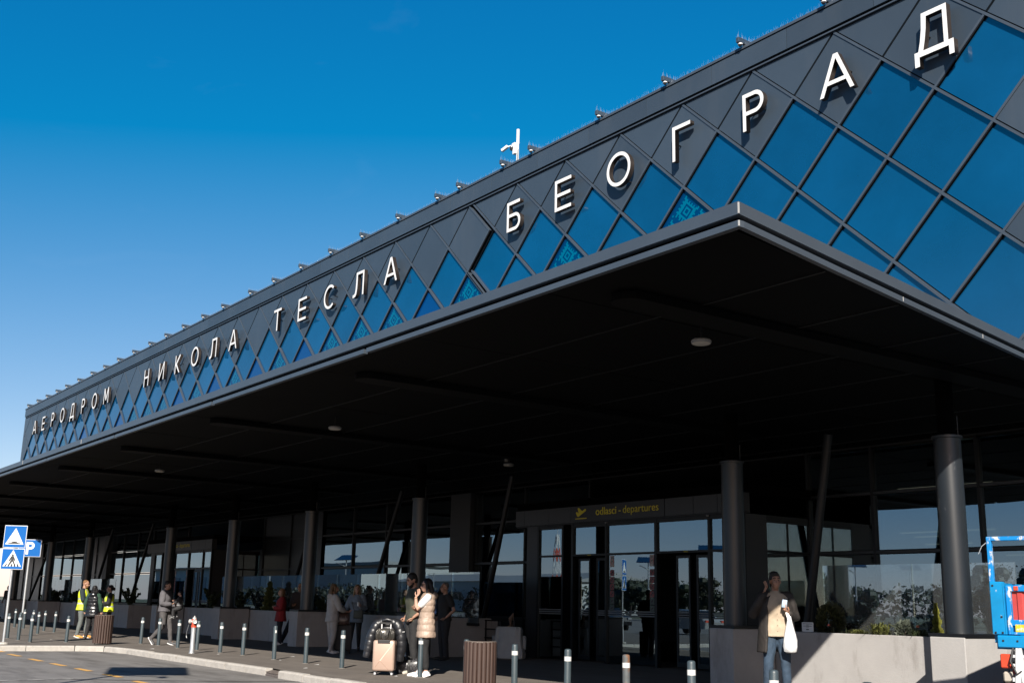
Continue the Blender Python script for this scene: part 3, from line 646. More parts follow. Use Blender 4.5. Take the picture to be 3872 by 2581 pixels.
# ================================================================== LETTERING
LH = 0.98; ST = 0.102
def letter(ch):
    s, H = ST, LH
    arc = lambda cx, cy, r, a0, a1, n=10: [(cx+r*math.cos(math.radians(a0+(a1-a0)*i/n)), cy+r*math.sin(math.radians(a0+(a1-a0)*i/n))) for i in range(n+1)]
    if ch == 'Е': w=.78; c=H*.5; return w, [[(0,0),(w,0),(w,s),(s,s),(s,c-s/2),(w*.95,c-s/2),(w*.95,c+s/2),(s,c+s/2),(s,H-s),(w,H-s),(w,H),(0,H)]]
    if ch == 'О': w=1.0; return w, [circ(.5,H/2,.5,H/2+.012,48), circ(.5,H/2,.5-s,H/2+.012-s,48,cw=True)]
    if ch == 'А':
        w=.96; m_=w/2; t=.065; d=s*1.1; xi=lambda z: d+(m_-t)/H*z; zb=.25; zt=zb+s*.95
        return w, [[(0,0),(m_-t,H),(m_+t,H),(w,0),(w-d,0),(w-xi(zb),zb),(xi(zb),zb),(d,0)],[(xi(zt),zt),(w-xi(zt),zt),(m_,(m_-d)*H/(m_-t))]]
    if ch == 'Р': w=.68; r=.29; return w, [[(0,0),(0,H),(w-r,H)]+arc(w-r,H-r,r,90,-90,16)[1:]+[(s,H-2*r),(s,0)],[(s,H-s),(s,H-2*r+s),(w-r,H-2*r+s)]+arc(w-r,H-r,r-s,-90,90,16)[1:]]
    if ch == 'Г': w=.67; return w, [[(0,0),(0,H),(w,H),(w,H-s),(s,H-s),(s,0)]]
    if ch == 'Т': w=.76; return w, [[(w/2-s/2,0),(w/2-s/2,H-s),(0,H-s),(0,H),(w,H),(w,H-s),(w/2+s/2,H-s),(w/2+s/2,0)]]
    if ch == 'Н': w=.76; c=H*.52; return w, [[(0,0),(0,H),(s,H),(s,c+s/2),(w-s,c+s/2),(w-s,H),(w,H),(w,0),(w-s,0),(w-s,c-s/2),(s,c-s/2),(s,0)]]
    if ch == 'И': w=.80; k=.17; return w, [[(0,0),(0,H),(s,H),(s,k),(w-s,H),(w,H),(w,0),(w-s,0),(w-s,H-k),(s,0)]]
    if ch == 'К': w=.74; return w, [[(0,0),(0,H),(s,H),(s,.55*H),(w-1.5*s,H-.03),(w-.05,H),(w-.02,H-.09),(s+.15,.5*H+.015),(w,0),(w-1.25*s,0),(s+.05,.43*H),(s,.43*H),(s,0)]]
    if ch == 'Л': w=.86; return w, [[(w,0),(w,H),(.24,H)]+[(.235,.6),(.215,.33),(.175,.17),(.10,.12),(0,.115),(0,0),(.09,0)]+[(.21,.03),(.29,.12),(.335,.33),(.35,.62),(.24+s,H-s),(w-s,H-s),(w-s,0)]]
    if ch == 'Д': w=.93; return w, [[(0,-.21),(0,.125),(.095,.125),(.15,.35),(.19,.62),(.21,H),(.81,H),(.81,.125),(.93,.125),(.93,-.21),(.815,-.21),(.815,0),(.115,0),(.115,-.21)],[(.325,H-s),(.81-s,H-s),(.81-s,.12),(.215,.12),(.265,.35),(.305,.6)]]
    if ch == 'Б': w=.72; r=.285; return w, [[(0,0),(0,H),(w-.04,H),(w-.04,H-s),(s,H-s),(s,2*r),(w-r,2*r)]+arc(w-r,r,r,90,-90,16)[1:],[(s,2*r-s),(s,s),(w-r,s)]+arc(w-r,r,r-s,-90,90,16)[1:]]
    if ch == 'С':
        w=.92; n=28; a0,a1=47,313
        return w, [[(.5+.5*math.cos(math.radians(a0+(a1-a0)*i/n)), H/2+(H/2+.012)*math.sin(math.radians(a0+(a1-a0)*i/n))) for i in range(n+1)]+[(.5+(.5-s)*math.cos(math.radians(a1-(a1-a0)*i/n)), H/2+(H/2+.012-s)*math.sin(math.radians(a1-(a1-a0)*i/n))) for i in range(n+1)]]
    if ch == 'М': w=.98; m_=w/2; return w, [[(0,0),(.07,H),(.07+s*1.2,H),(m_,.36),(w-.07-s*1.2,H),(w-.07,H),(w,0),(w-s,0),(w-.07-s*.95,H-.25),(m_+.05,.2),(m_-.05,.2),(.07+s*.95,H-.25),(s,0)]]
LCACHE = {}
def word(chars, xs, label):
    t = thing('word_sign', label, 'lettering', (sum(xs)/len(xs), 19.95, 12.83), 0, 'white letters on the facade')
    for ch, x in zip(chars, xs):
        if ch not in LCACHE:
            w_, ol = letter(ch); o = flat_curve('letter', ol, 0.15, [WHITE, LSIDE], t, (0,0,0), FACE_RD); LCACHE[ch] = (w_, o.data)
        else: o = link('letter', LCACHE[ch][1], t); o.rotation_euler = FACE_RD
        w_ = LCACHE[ch][0]; o.location = (x + 0.2 - w_/2 - t.location.x, -0.18, 0)
        for px in (0.25, 0.75):
            mb = MB(); mb.tube([(0.0,0,0),(0.0,-0.12,0)], 0.02, 6); mb.build('standoff', DARKM, t, loc=(x+0.2-w_/2+w_*px-t.location.x if ch not in 'ТГ' else x+0.2-w_/2+(0.06 if ch=='Г' else w_/2)-t.location.x, 0.0, 0.5 if ch not in 'О' else 0.9 if px<.5 else 0.07))
L_ = lambda b: -30.33-2.482*b
word('БЕОГРАД', [-27.57+2.5*k for k in range(7)], 'nearest and largest white Cyrillic word, seven letters above the canopy corner')
word('ТЕСЛА', [L_(6-k) for k in range(5)], 'five letter white Cyrillic word second from the right along the facade')
word('НИКОЛА', [L_(13-k) for k in range(6)], 'six letter white Cyrillic word second from the left along the facade')
word('АЕРОДРОМ', [L_(23-k) for k in range(8)], 'farthest and smallest white Cyrillic word at the left end of the facade')
# ================================================================== ROOF CAMERAS AND MAST
rc = [-15.18, -17.8, -20.54, -23.33, -26.62, -28.15, -30.74, -32.13, -34.86, -37.65, -40.33, -43.11, -45.88, -48.5, -51.8, -54.45, -57.25, -59.92, -62.57, -65.42, -68.29, -71.09, -73.79, -76.8, -79.76, -82.22, -84.89, -87.49, -90.29]
proto = None
for i, x in enumerate(rc):
    lab = ('camera arm on the roof edge above the letter nearest the top right corner' if i == 0 else 'dome camera arm on the roof edge, %s from the top right' % ['', 'second','third','fourth','fifth, near the white mast','sixth, at the white mast','seventh','eighth','ninth','tenth','eleventh','twelfth','thirteenth','fourteenth','fifteenth','sixteenth','seventeenth','eighteenth','nineteenth','twentieth','twenty first','twenty second','twenty third','twenty fourth','twenty fifth','twenty sixth','twenty seventh','twenty eighth','last'][i])
    if proto is None:
        proto = thing('roof_camera', lab, 'camera', (x,19.68,15.455), 0, 'dome cameras on arms along the roof edge')
        mb = MB(); mb.rbox((0,0.46,-0.08),(0.10,0.95,0.14),0.012); mb.span((-0.04,0.7,-0.21),(0.04,0.80,-0.151)); mb.build('arm', CLAD, proto)
        mb = MB(); mb.lathe([(0.065,0.0),(0.065,-0.025),(0.055,-0.03)], (0,0.09,-0.16), 16); mb.build('collar', WHITE, proto, auto=40)
        mb = MB(); mb.lathe([(0.052,0),(0.048,-0.025),(0.03,-0.045),(0.005,-0.052)], (0,0.09,-0.19), 14); mb.build('dome', mat('smoked_dome',(0.03,0.03,0.035),0.1), proto, auto=60)
        mb = MB(); rr = random.Random(5)
        for k in range(22):
            a = Vector((rr.choice((-0.035,0.035)), -0.02+0.03*k, -0.02)); b = a+Vector((rr.uniform(-.04,.04), rr.uniform(-.02,.02), rr.uniform(.13,.19))); w_=0.004
            mb.add([a+Vector((-w_,0,0)),a+Vector((w_,0,0)),a+Vector((0,w_*1.6,0)),b],[(0,1,3),(1,2,3),(2,0,3)])
        stuff(mb.build('bird_spikes', SPIKE, proto))
    else: dup(proto, (x,19.68,15.455), 0, lab)
t = thing('camera_mast', 'white camera mast with two cameras standing on the roof against the sky', 'mast', (-28.2,20.4,15.2))
mb = MB(); mb.tube([(0,0,0),(0,0,1.0)],0.042,14); mb.tube([(0,0,1.0),(0,0,1.52)],0.052,14); mb.build('pole', WHITE, t, auto=40)
mb = MB(); mb.rbox((-0.06,-0.06,0.78),(0.16,0.12,0.26),0.015); mb.rbox((-0.12,-0.06,0.97),(0.16,0.10,0.18),0.015); mb.build('junction_box', WHITE, t)
mb = MB(); mb.bar((-0.2,-0.08,1.0),(-0.34,-0.16,0.98),0.03,0.03); mb.build('bracket', WHITE, t)
R_ = Matrix.Rotation(math.radians(-28),3,'Y') @ Matrix.Rotation(math.radians(20),3,'Z'); mb = MB(); mb.rbox((-0.46,-0.2,0.94),(0.26,0.09,0.10),0.012,2,R_); c_ = mb.build('bullet_camera', WHITE, t)
mb = MB(); mb.ell((-0.57,-0.245,0.885),(0.03,0.03,0.03)); mb.build('lens', DARKM, c_)
mb = MB(); mb.lathe([(0.06,0.05),(0.065,0),(0.055,-0.04),(0.03,-0.075),(0.004,-0.085)],(-0.16,-0.14,0.86),16); mb.build('dome_camera', MATS['smoked_dome'], t, auto=60)
mb = MB(); mb.tube([(0.05,-0.03,0.8),(0.07,-0.05,0.6),(0.055,-0.04,0.3),(0.05,0,0.0)],0.012,6); mb.build('cable', DARKM, t)
# ================================================================== BOLLARDS
BL = [(-49.77,11.38,'far left bollard standing beside the tall sign pole'),(-47.98,11.31,'bollard in the far back row, left of the parking sign pole'),(-46.99,11.4,'bollard in the far back row, partly hidden by a nearer one'),(-45.02,11.34,'bollard in the far back row, left of the yellow vest man'),(-43.26,11.25,'bollard in the far back row nearest the yellow vest man'),
 (-41.75,10.32,'lone bollard between the far back row and the kerb row'),(-39.7,9.25,'bollard with torn band at the foot of the parking sign pole'),(-37.41,8.39,'bollard beside the foot of the tall road sign pole'),(-35.96,8.37,'second bollard right of the tall road sign pole'),(-34.48,8.35,'third bollard right of the tall road sign pole'),(-34.24,9.27,'bollard left of the wooden litter bin by the workers'),
 (-33.32,11.1,'bollard right of the far litter bin'),(-32.13,11.2,'bollard in front of the rear foot of the walking man'),(-30.49,11.16,'bollard between the walking man and the hydrant'),(-29.2,11.2,'bollard right behind the fire hydrant'),(-27.72,11.24,'first bollard right of the fire hydrant'),(-26.45,11.3,'second bollard right of the fire hydrant'),
 (-24.38,11.17,'bollard with a torn band in front of the red coat woman'),(-22.8,11.18,'bollard in front of the shaded pedestal, left of the woman in grey'),(-21.03,11.12,'bollard in front of the brown tote bag'),(-18.11,11.17,'bollard in front of the woman in the beige vest'),
 (-15.98,10.74,'bollard peeking out behind the near litter bin'),(-14.05,10.32,'bollard right of the near litter bin, in front of the plastic barrier'),(-12.39,9.99,'bollard in front of the left door'),(-10.85,9.69,'rusty bollard in front of the right door'),(-9.43,9.4,'bollard right of the rusty one'),(-7.8,8.89,'bollard in front of the man on the phone'),(-6.18,8.2,'low seen bollard tip at the bottom edge under the sunlit planter')]
pb = None
rb = random.Random(2)
for x, y, lab in BL:
    if pb is None:
        pb = thing('bollard', lab, 'bollard', (x,y,0), 0, 'bollards along the kerb')
        mb = MB(); mb.lathe([(0.047,0),(0.047,0.715),(0.043,0.735),(0.028,0.744),(0.004,0.746)], n=18); mb.build('post', BOLL, pb, auto=50)
        mb = MB(); mb.lathe([(0.0485,0.585),(0.0485,0.645)], n=18, cap=False); mb.build('band', BAND, pb, auto=50)
        mb = MB(); mb.lathe([(0.07,0.0),(0.065,0.008),(0.047,0.01)], n=12); mb.build('footing', mat('mortar',(0.2,0.18,0.16),0.95,var=.3,vscale=30), pb)
        cur = pb
    else: cur = dup(pb, (x,y,0), rb.uniform(0,6), lab)
    cur.rotation_euler = (math.radians(rb.uniform(-.7,.7)), math.radians(rb.uniform(-.7,.7)), rb.uniform(0,6))
    if 'torn' in lab:
        for ch in cur.children:
            if ch.name.startswith('band'):
                mb = MB(); n=18
                for k in range(n):
                    if k % 6 in (0,1): 
                        a0,a1 = 2*PI*k/n, 2*PI*(k+1)/n; mb.add([(0.0485*math.cos(a0),0.0485*math.sin(a0),0.585),(0.0485*math.cos(a1),0.0485*math.sin(a1),0.585),(0.0485*math.cos(a1),0.0485*math.sin(a1),0.645),(0.0485*math.cos(a0),0.0485*math.sin(a0),0.645)],[(0,1,2,3)])
                ch.data = mb.mesh('torn_band', BAND)
    if 'rusty' in lab and 'right of' not in lab:
        for ch in cur.children:
            if ch.name.startswith('post'):
                ch.data = ch.data.copy(); ch.data.materials[0] = RUST
# ================================================================== LITTER BINS
def litter_bin(x, y, lab, h=0.78, r=0.235):
    t = thing('litter_bin', lab, 'litter bin', (x,y,0), 0.3, 'round wooden slat litter bins')
    n = 20; me = None
    for k in range(n):
        if me is None:
            mb = MB(); mb.rings([[Vector((0.033*math.cos(a), 0.019*math.sin(a), z)) for a in [2*PI*i/10 for i in range(10)]] for z in (0.03,0.05,h-0.015,h)]); me = mb.mesh('slat', WOOD, True); me.set_sharp_from_angle(angle=0.8)
        a = 2*PI*k/n; o = link('slat', me, t, (r*math.cos(a), r*math.sin(a), rb.uniform(-.004,.004)), a+PI/2)
    mb = MB(); mb.lathe([(r-0.045,0.03),(r-0.045,h-0.06),(r-0.06,h-0.06),(r-0.06,0.06)], n=24); mb.build('liner', mat('liner_metal',(0.10,0.10,0.105),0.4,0.5), t, auto=50)
    for z in (0.09, h-0.11):
        mb = MB(); mb.lathe([(r-0.024,z),(r-0.019,z),(r-0.019,z+0.03),(r-0.024,z+0.03)], n=28); mb.build('hoop', MATS['liner_metal'], t, auto=50)
    mb = MB(); mb.lathe([(r-0.08,h-0.02),(r+0.012,h-0.012),(r+0.012,h+0.006),(r-0.08,h+0.01)], n=32, cap=False); mb.build('rim', mat('rim_wood',(0.16,0.13,0.11),0.7), t, auto=50)
    mb = MB(); 
    for a in (0.4,2.5,4.6): mb.tube([((r-.03)*math.cos(a),(r-.03)*math.sin(a),0),((r-.03)*math.cos(a),(r-.03)*math.sin(a),0.06)],0.012,6)
    mb.build('base_feet', DARKM, t)
litter_bin(-33.06,9.92,'brown wooden slat litter bin in front of the three workers',0.79,0.24)
litter_bin(-13.98,9.64,'near brown wooden slat litter bin at the bottom edge, right of the couple',0.78,0.222)
# ================================================================== HYDRANT
t = thing('fire_hydrant', 'silver and red pillar fire hydrant near the kerb', 'hydrant', (-27.52,10.44,0), 0.2)
mb = MB(); mb.lathe([(0.075,0),(0.075,0.015),(0.062,0.02),(0.056,0.05),(0.054,0.60),(0.062,0.605),(0.062,0.615)], n=20); mb.build('barrel', STEEL, t, auto=40)
mb = MB(); mb.lathe([(0.066,0.615),(0.066,0.665),(0.055,0.675),(0.052,0.69),(0.058,0.71),(0.058,0.80),(0.048,0.815)], n=20); mb.build('head', RED, t, auto=40)
mb = MB(); mb.lathe([(0.05,0.815),(0.05,0.83),(0.035,0.855),(0.018,0.86),(0.018,0.89),(0.004,0.892)], n=16); mb.build('top_cap', mat('cap_alloy',(0.7,0.69,0.66),0.35,0.4), t, auto=40)
mb = MB(); mb.span((-0.058,-0.03,0.5),(-0.05,0.03,0.6)); mb.build('label_plate', SIGNW, t)
for sx in (-1,1):
    R_ = Matrix.Rotation(math.radians(62)*sx, 3, 'Z') @ Matrix.Rotation(math.radians(90),3,'X')
    mb = MB(); prof=[(0.035,0.03),(0.035,0.07),(0.055,0.075),(0.057,0.125),(0.045,0.135),(0.03,0.13),(0.004,0.128)]
    rings=[[R_ @ Vector((r*math.cos(2*PI*k/18), r*math.sin(2*PI*k/18), z)) + Vector((0,0,0.755)) for k in range(18)] for r,z in prof]
    mb.rings(rings); mb.build('outlet_cap', MATS['cap_alloy'], t, auto=40)
mb = MB(); mb.tube([(-0.09,-0.09,0.68),(-0.14,-0.1,0.52),(-0.17,-0.09,0.42),(-0.15,-0.08,0.36)],0.004,5); mb.build('chain', STEEL, t)
# ================================================================== ROAD SIGNS
def plate(t, z0, z1, w_, parts, name='sign_plate'):
    mb = MB(); mb.rbox((0,-0.06,(z0+z1)/2),(w_,0.018,z1-z0),0.008,1); p = mb.build(name, SIGNW, t)
    mb = MB(); mb.rbox((0,-0.0705,(z0+z1)/2),(w_-0.03,0.004,z1-z0-0.03),0.0015,1); mb.build('blue_face', SIGNB, p)
    for i, (poly, mm) in enumerate(parts):
        mb = MB(); mb.prism(poly, lambda u, v: (u, -0.0735-0.002*i, z0+v), lambda u, v: (u, -0.0715-0.0018*i, z0+v)); mb.build('pictogram', mm, p)
    return p
t = thing('road_sign', 'tall pole with two blue square signs, speed hump above pedestrian crossing', 'road sign', (-33.2,7.36,0), math.radians(58))
mb = MB(); mb.tube([(0,0,0),(0,0,3.14)],0.035,14); mb.build('pole', STEEL, t, auto=40)
mb = MB(); mb.lathe([(0.14,0),(0.12,0.04),(0.05,0.06)],n=12); mb.build('footing', KERB, t)
plate(t,2.54,3.14,0.60,[([(-0.245,0.09),(0.245,0.09),(0.0,0.53)],SIGNW),([(-0.17,0.105),(0.17,0.105),(0.17,0.125),(0.10,0.135),(0.05,0.165),(0,0.175),(-0.05,0.165),(-0.10,0.135),(-0.17,0.125)],SIGNK)])
zz=[([(-0.245,0.08),(0.245,0.08),(0.0,0.52)],SIGNW)]
for k in range(5): x=-0.17+0.085*k; zz.append(([(x-0.03,0.085),(x+0.02,0.085),(x+0.02-x*0.18,0.15),(x-0.015-x*0.18,0.15)],SIGNK))
zz += [(circ(0,0.385,0.026,n=12),SIGNK),([(-0.035,0.355),(0.035,0.355),(0.035,0.25),(-0.03,0.25)],SIGNK),([(-0.03,0.255),(0.03,0.255),(-0.06,0.13),(-0.09,0.13)],SIGNK),([(-0.01,0.255),(0.035,0.255),(0.085,0.13),(0.055,0.13)],SIGNK),([(-0.035,0.35),(-0.01,0.33),(-0.075,0.22),(-0.09,0.235)],SIGNK),([(0.035,0.35),(0.01,0.33),(0.065,0.23),(0.085,0.245)],SIGNK)]
plate(t,1.96,2.52,0.60,zz)
mb = MB(); 
for z in (2.1,2.4,2.68,3.0): mb.rbox((0,-0.02,z),(0.10,0.07,0.03),0.006,1)
mb.build('clamp', STEEL, t)
t = thing('parking_sign', 'blue parking sign with a white P on its pole, partly behind the tall road sign', 'road sign', (-40.25,9.41,0), math.radians(60))
mb = MB(); mb.tube([(0,0,0),(0,0,3.1)],0.035,14); mb.build('pole', STEEL, t, auto=40)
p = plate(t,2.53,3.10,0.74,[])
o = text('letter_p','P',0.56,SIGNW,p,(-0.14,-0.074,2.62),FACE_RD,0.003,offset=0.012)
# ================================================================== PLASTIC BARRIER
t = thing('plastic_barrier', 'grey ribbed plastic barrier standing left of the doors', 'barrier', (-23.75,17.25,0), math.radians(35))
mb = MB(); rings=[]; n=40
for z, wx, d in [(0.0,0.36,0.16),(0.02,0.40,0.19),(0.12,0.42,0.20),(0.2,0.40,0.18),(0.45,0.36,0.145),(0.7,0.34,0.13),(0.76,0.33,0.12),(0.785,0.30,0.09)]:
    ring=[]
    for k in range(n):
        a=2*PI*k/n; c_,s_=math.cos(a),math.sin(a); sq=lambda v: math.copysign(abs(v)**0.35,v)
        x=wx*sq(c_); rid=0.026*math.cos(x*38+6*math.sin(z*7)*0.35) if abs(s_)>0.5 else 0
        ring.append(Vector((x,(d+rid)*sq(s_),z)))
    rings.append(ring)
mb.rings(rings); mb.build('body', mat('barrier_grey',(0.46,0.47,0.47),.55,var=.1,vscale=5), t, auto=35)
for sx in (-1,1):
    mb=MB(); mb.rbox((0.41*sx,0,0.40),(0.09,0.06,0.34),0.02); mb.build('hinge_lug', GREYP, t)
mb=MB(); mb.lathe([(0.05,0),(0.05,0.02)],n=12); o=mb.build('drain_plug', DARKM, t); o.location=(-0.33,-0.19,0.11); o.rotation_euler=(PI/2,0,0)
mb=MB(); mb.lathe([(0.045,0.775),(0.045,0.80),(0.02,0.81)],n=12); mb.build('filler_cap', mat('cap_tan',(0.3,0.2,0.1),0.6), t)
mb=MB(); mb.tube([(-23.8,17.4,0.72),(-24.0,17.55,1.12)],0.014,8); mb.tube([(-23.76,17.3,0.8),(-23.72,17.25,0.98),(-23.66,17.3,1.1)],[0.02,0.05,0.02],8)
tag(mb.build('broom', [mat('stick_brown',(0.2,0.12,0.08),0.7)]),'thin stick and rolled rag poking out behind the grey barrier','stick')
t = thing('crowd_rail', 'low black railing in the shade left of the grey plastic barrier', 'railing', (-24.9,17.3,0), 0)
for k in range(5):
    mb=MB(); mb.tube([(0.62*k-1.2,0,0),(0.62*k-1.2,0,0.92)],0.022,8); mb.build('post',DARKM,t)
for z in (0.25,0.48,0.70,0.92):
    mb=MB(); mb.tube([(-1.22,-0.0,z),(1.30,0,z)],0.018,8); mb.build('rail',DARKM,t)
# small notice on the planter
t = thing('notice_card', 'small white printed notice standing on the planter edge behind the man on the phone', 'notice', (-13.22,16.0,0.97), 0)
mb=MB(); mb.rbox((0,0,0.085),(0.25,0.008,0.16),0.003,1); mb.build('card', WHITE, t)
mb=MB()
for z,w_ in ((0.135,0.2),(0.115,0.05),(0.098,0.18),(0.082,0.06),(0.045,0.06),(0.035,0.06)): mb.span((-w_/2,-0.0062,z),(w_/2,-0.0045,z+0.008))
mb.build('print_lines', SIGNK, t)
# ================================================================== TRUCK (rear end, at the right edge)
t = thing('truck', 'battered blue tipper truck with red tailgate cut off by the right edge', 'truck', (-7.74,12.69,0), math.radians(13))
TB = mat('truck_blue',(0.0,0.25,0.55),0.42,var=0.12,vscale=5,dirt=((0.62,0.66,0.70),13,0.63,0.66,(1,1,0.6)))
TR = mat('truck_red',(0.52,0.055,0.05),0.5,var=0.12,vscale=3,dirt=((0.62,0.5,0.48),7,0.66,0.7,(1,1,1)))
TK = mat('truck_black',(0.012,0.012,0.013),0.6)
def tpart(name, mm, fn, **k):
    mb=MB(); fn(mb); return mb.build(name, mm, t, **k)
W=2.0
TBW = mat('truck_frame_paint',(0.0,0.235,0.62),0.45,dirt=((0.62,0.64,0.64),11,0.54,0.58,(1,1,0.5)))
tpart('roll_frame',TBW,lambda mb:(mb.rbox((0.03,0.03,1.95),(0.055,0.06,0.50),0.006,1),mb.rbox((W-0.03,0.03,1.95),(0.055,0.06,0.50),0.006,1),mb.rbox((W/2,0.03,2.21),(W,0.062,0.05),0.006,1)))
tpart('corner_post',TB,lambda mb:(mb.rbox((0.0875,0.02,1.40),(0.155,0.10,0.61),0.01,1),mb.rbox((0.168,-0.01,1.40),(0.012,0.05,0.60),0.003,1),))
tpart('corner_post',TB,lambda mb:(mb.rbox((W-0.10,0.02,1.40),(0.155,0.10,0.61),0.01,1),))
tpart('crossbeam',TB,lambda mb:mb.rbox((W/2+0.04,0.0,1.02),(W-0.06,0.14,0.14),0.012,1))
for z in (1.115,1.235,1.63): tpart('gate_rail',TBW,lambda mb:mb.rbox((W/2,0.037,z),(W-0.36,0.045,0.07 if z>1.2 else 0.03),0.006,1))
for x in (0.205,1.0,1.795): tpart('gate_stile',TBW,lambda mb:mb.rbox((x,0.03,1.38),(0.05,0.052,0.56),0.006,1))
def pleat(mb):
    x=0.235
    while x<W-0.34:
        mb.add([(x,0.06,1.26),(x+0.05,0.06,1.26),(x+0.065,0.045,1.26),(x+0.115,0.045,1.26),(x+0.13,0.06,1.26),(x,0.06,1.60),(x+0.05,0.06,1.60),(x+0.065,0.045,1.60),(x+0.115,0.045,1.60),(x+0.13,0.06,1.60)],[(0,1,6,5),(1,2,7,6),(2,3,8,7),(3,4,9,8)]); x+=0.13
tpart('tailgate_panel',TR,pleat)
tpart('gate_latch',RED,lambda mb:mb.rbox((0.30,0.012,1.63),(0.05,0.02,0.05),0.004,1))
tpart('hazard_plate',mat('plate_yellow',(0.75,0.55,0.03),0.4,dirt=((0.8,0.8,0.8),4,0.5,0.54,(1,1,1))),lambda mb:mb.rbox((0.46,0.02,1.175),(0.40,0.012,0.09),0.003,1))
tpart('tail_lamp',RED,lambda mb:mb.rbox((0.14,-0.02,0.80),(0.11,0.08,0.16),0.012,1))
tpart('bumper',TK,lambda mb:(mb.rbox((W/2,0.15,0.55),(W-0.1,0.12,0.14),0.01,1),mb.rbox((W/2,0.3,0.74),(W-0.3,0.3,0.1),0.01,1)))
tpart('tow_bracket',mat('bracket_white',(0.72,0.73,0.74),0.5,var=0.12,vscale=9),lambda mb:(mb.bar((0.31,-0.08,0.95),(0.27,-0.10,0.36),0.06,0.03,(0,1,0)),mb.bar((0.31,-0.082,0.95),(0.40,-0.105,0.3),0.06,0.03,(0,1,0)),mb.bar((0.22,-0.07,0.86),(0.85,-0.07,0.86),0.035,0.03),mb.bar((0.22,-0.07,0.76),(0.85,-0.07,0.76),0.035,0.03),mb.bar((0.22,-0.07,0.60),(0.85,-0.07,0.60),0.04,0.045)))
tpart('mudflap',mat('flap_cream',(0.5,0.45,0.38),0.7),lambda mb:mb.rbox((0.15,0.0,0.62),(0.12,0.05,0.12),0.02,1))
tpart('side_board',TB,lambda mb:(mb.span((0.0,0.075,1.0),(0.05,3.0,1.7)),mb.span((W-0.05,0.075,1.0),(W,3.0,1.7)),mb.span((0.02,0.075,0.93),(W-0.02,3.0,0.999))))
tpart('chassis',TK,lambda mb:(mb.span((0.55,0.37,0.6),(0.75,4.5,0.78)),mb.span((1.25,0.37,0.6),(1.45,4.5,0.78))))
tpart('cab',TB,lambda mb:mb.rbox((W/2,3.85,1.45),(W-0.1,1.5,1.5),0.12,2))
for x in (0.2,W-0.2):
    for y in (0.95,3.85):
        mb=MB(); mb.lathe([(0.18,-0.12),(0.37,-0.11),(0.39,-0.05),(0.39,0.05),(0.37,0.11),(0.18,0.12)],n=24); o=mb.build('wheel',TK,t,auto=40); o.location=(x,y,0.39); o.rotation_euler=(0,PI/2,0)
        mb=MB(); mb.lathe([(0.0,-0.06),(0.17,-0.07),(0.178,-0.11),(0.178,0.11),(0.17,0.07),(0,0.06)],n=16,cap=False); mb.build('rim',GREYP,o,auto=40)
tpart('hydraulic_hose',TK,lambda mb:(mb.tube([(0.24,-0.05,0.95),(0.22,-0.12,0.8),(0.28,-0.12,0.66),(0.36,-0.08,0.72)],0.014,6),mb.tube([(0.4,-0.05,0.95),(0.46,-0.13,0.82),(0.42,-0.12,0.7)],0.014,6)))
tpart('wire_end',SPIKE,lambda mb:mb.tube([(0.0,0.02,2.17),(-0.05,-0.01,2.12),(-0.09,-0.02,2.03)],0.004,5))
for (x,z) in ((0.05,1.12),(0.13,1.12),(0.13,1.30),(0.05,1.66),(0.14,1.03),(0.3,1.03)): tpart('bolt',TK,lambda mb:mb.rbox((x,-0.034 if z>1.1 else -0.073,z),(0.022,0.012,0.022),0.003,1))
# wheel arch of red reflector board under the bed
tpart('lamp_board',TR,lambda mb:mb.rbox((0.35,0.10,0.70),(0.36,0.03,0.1),0.004,1))
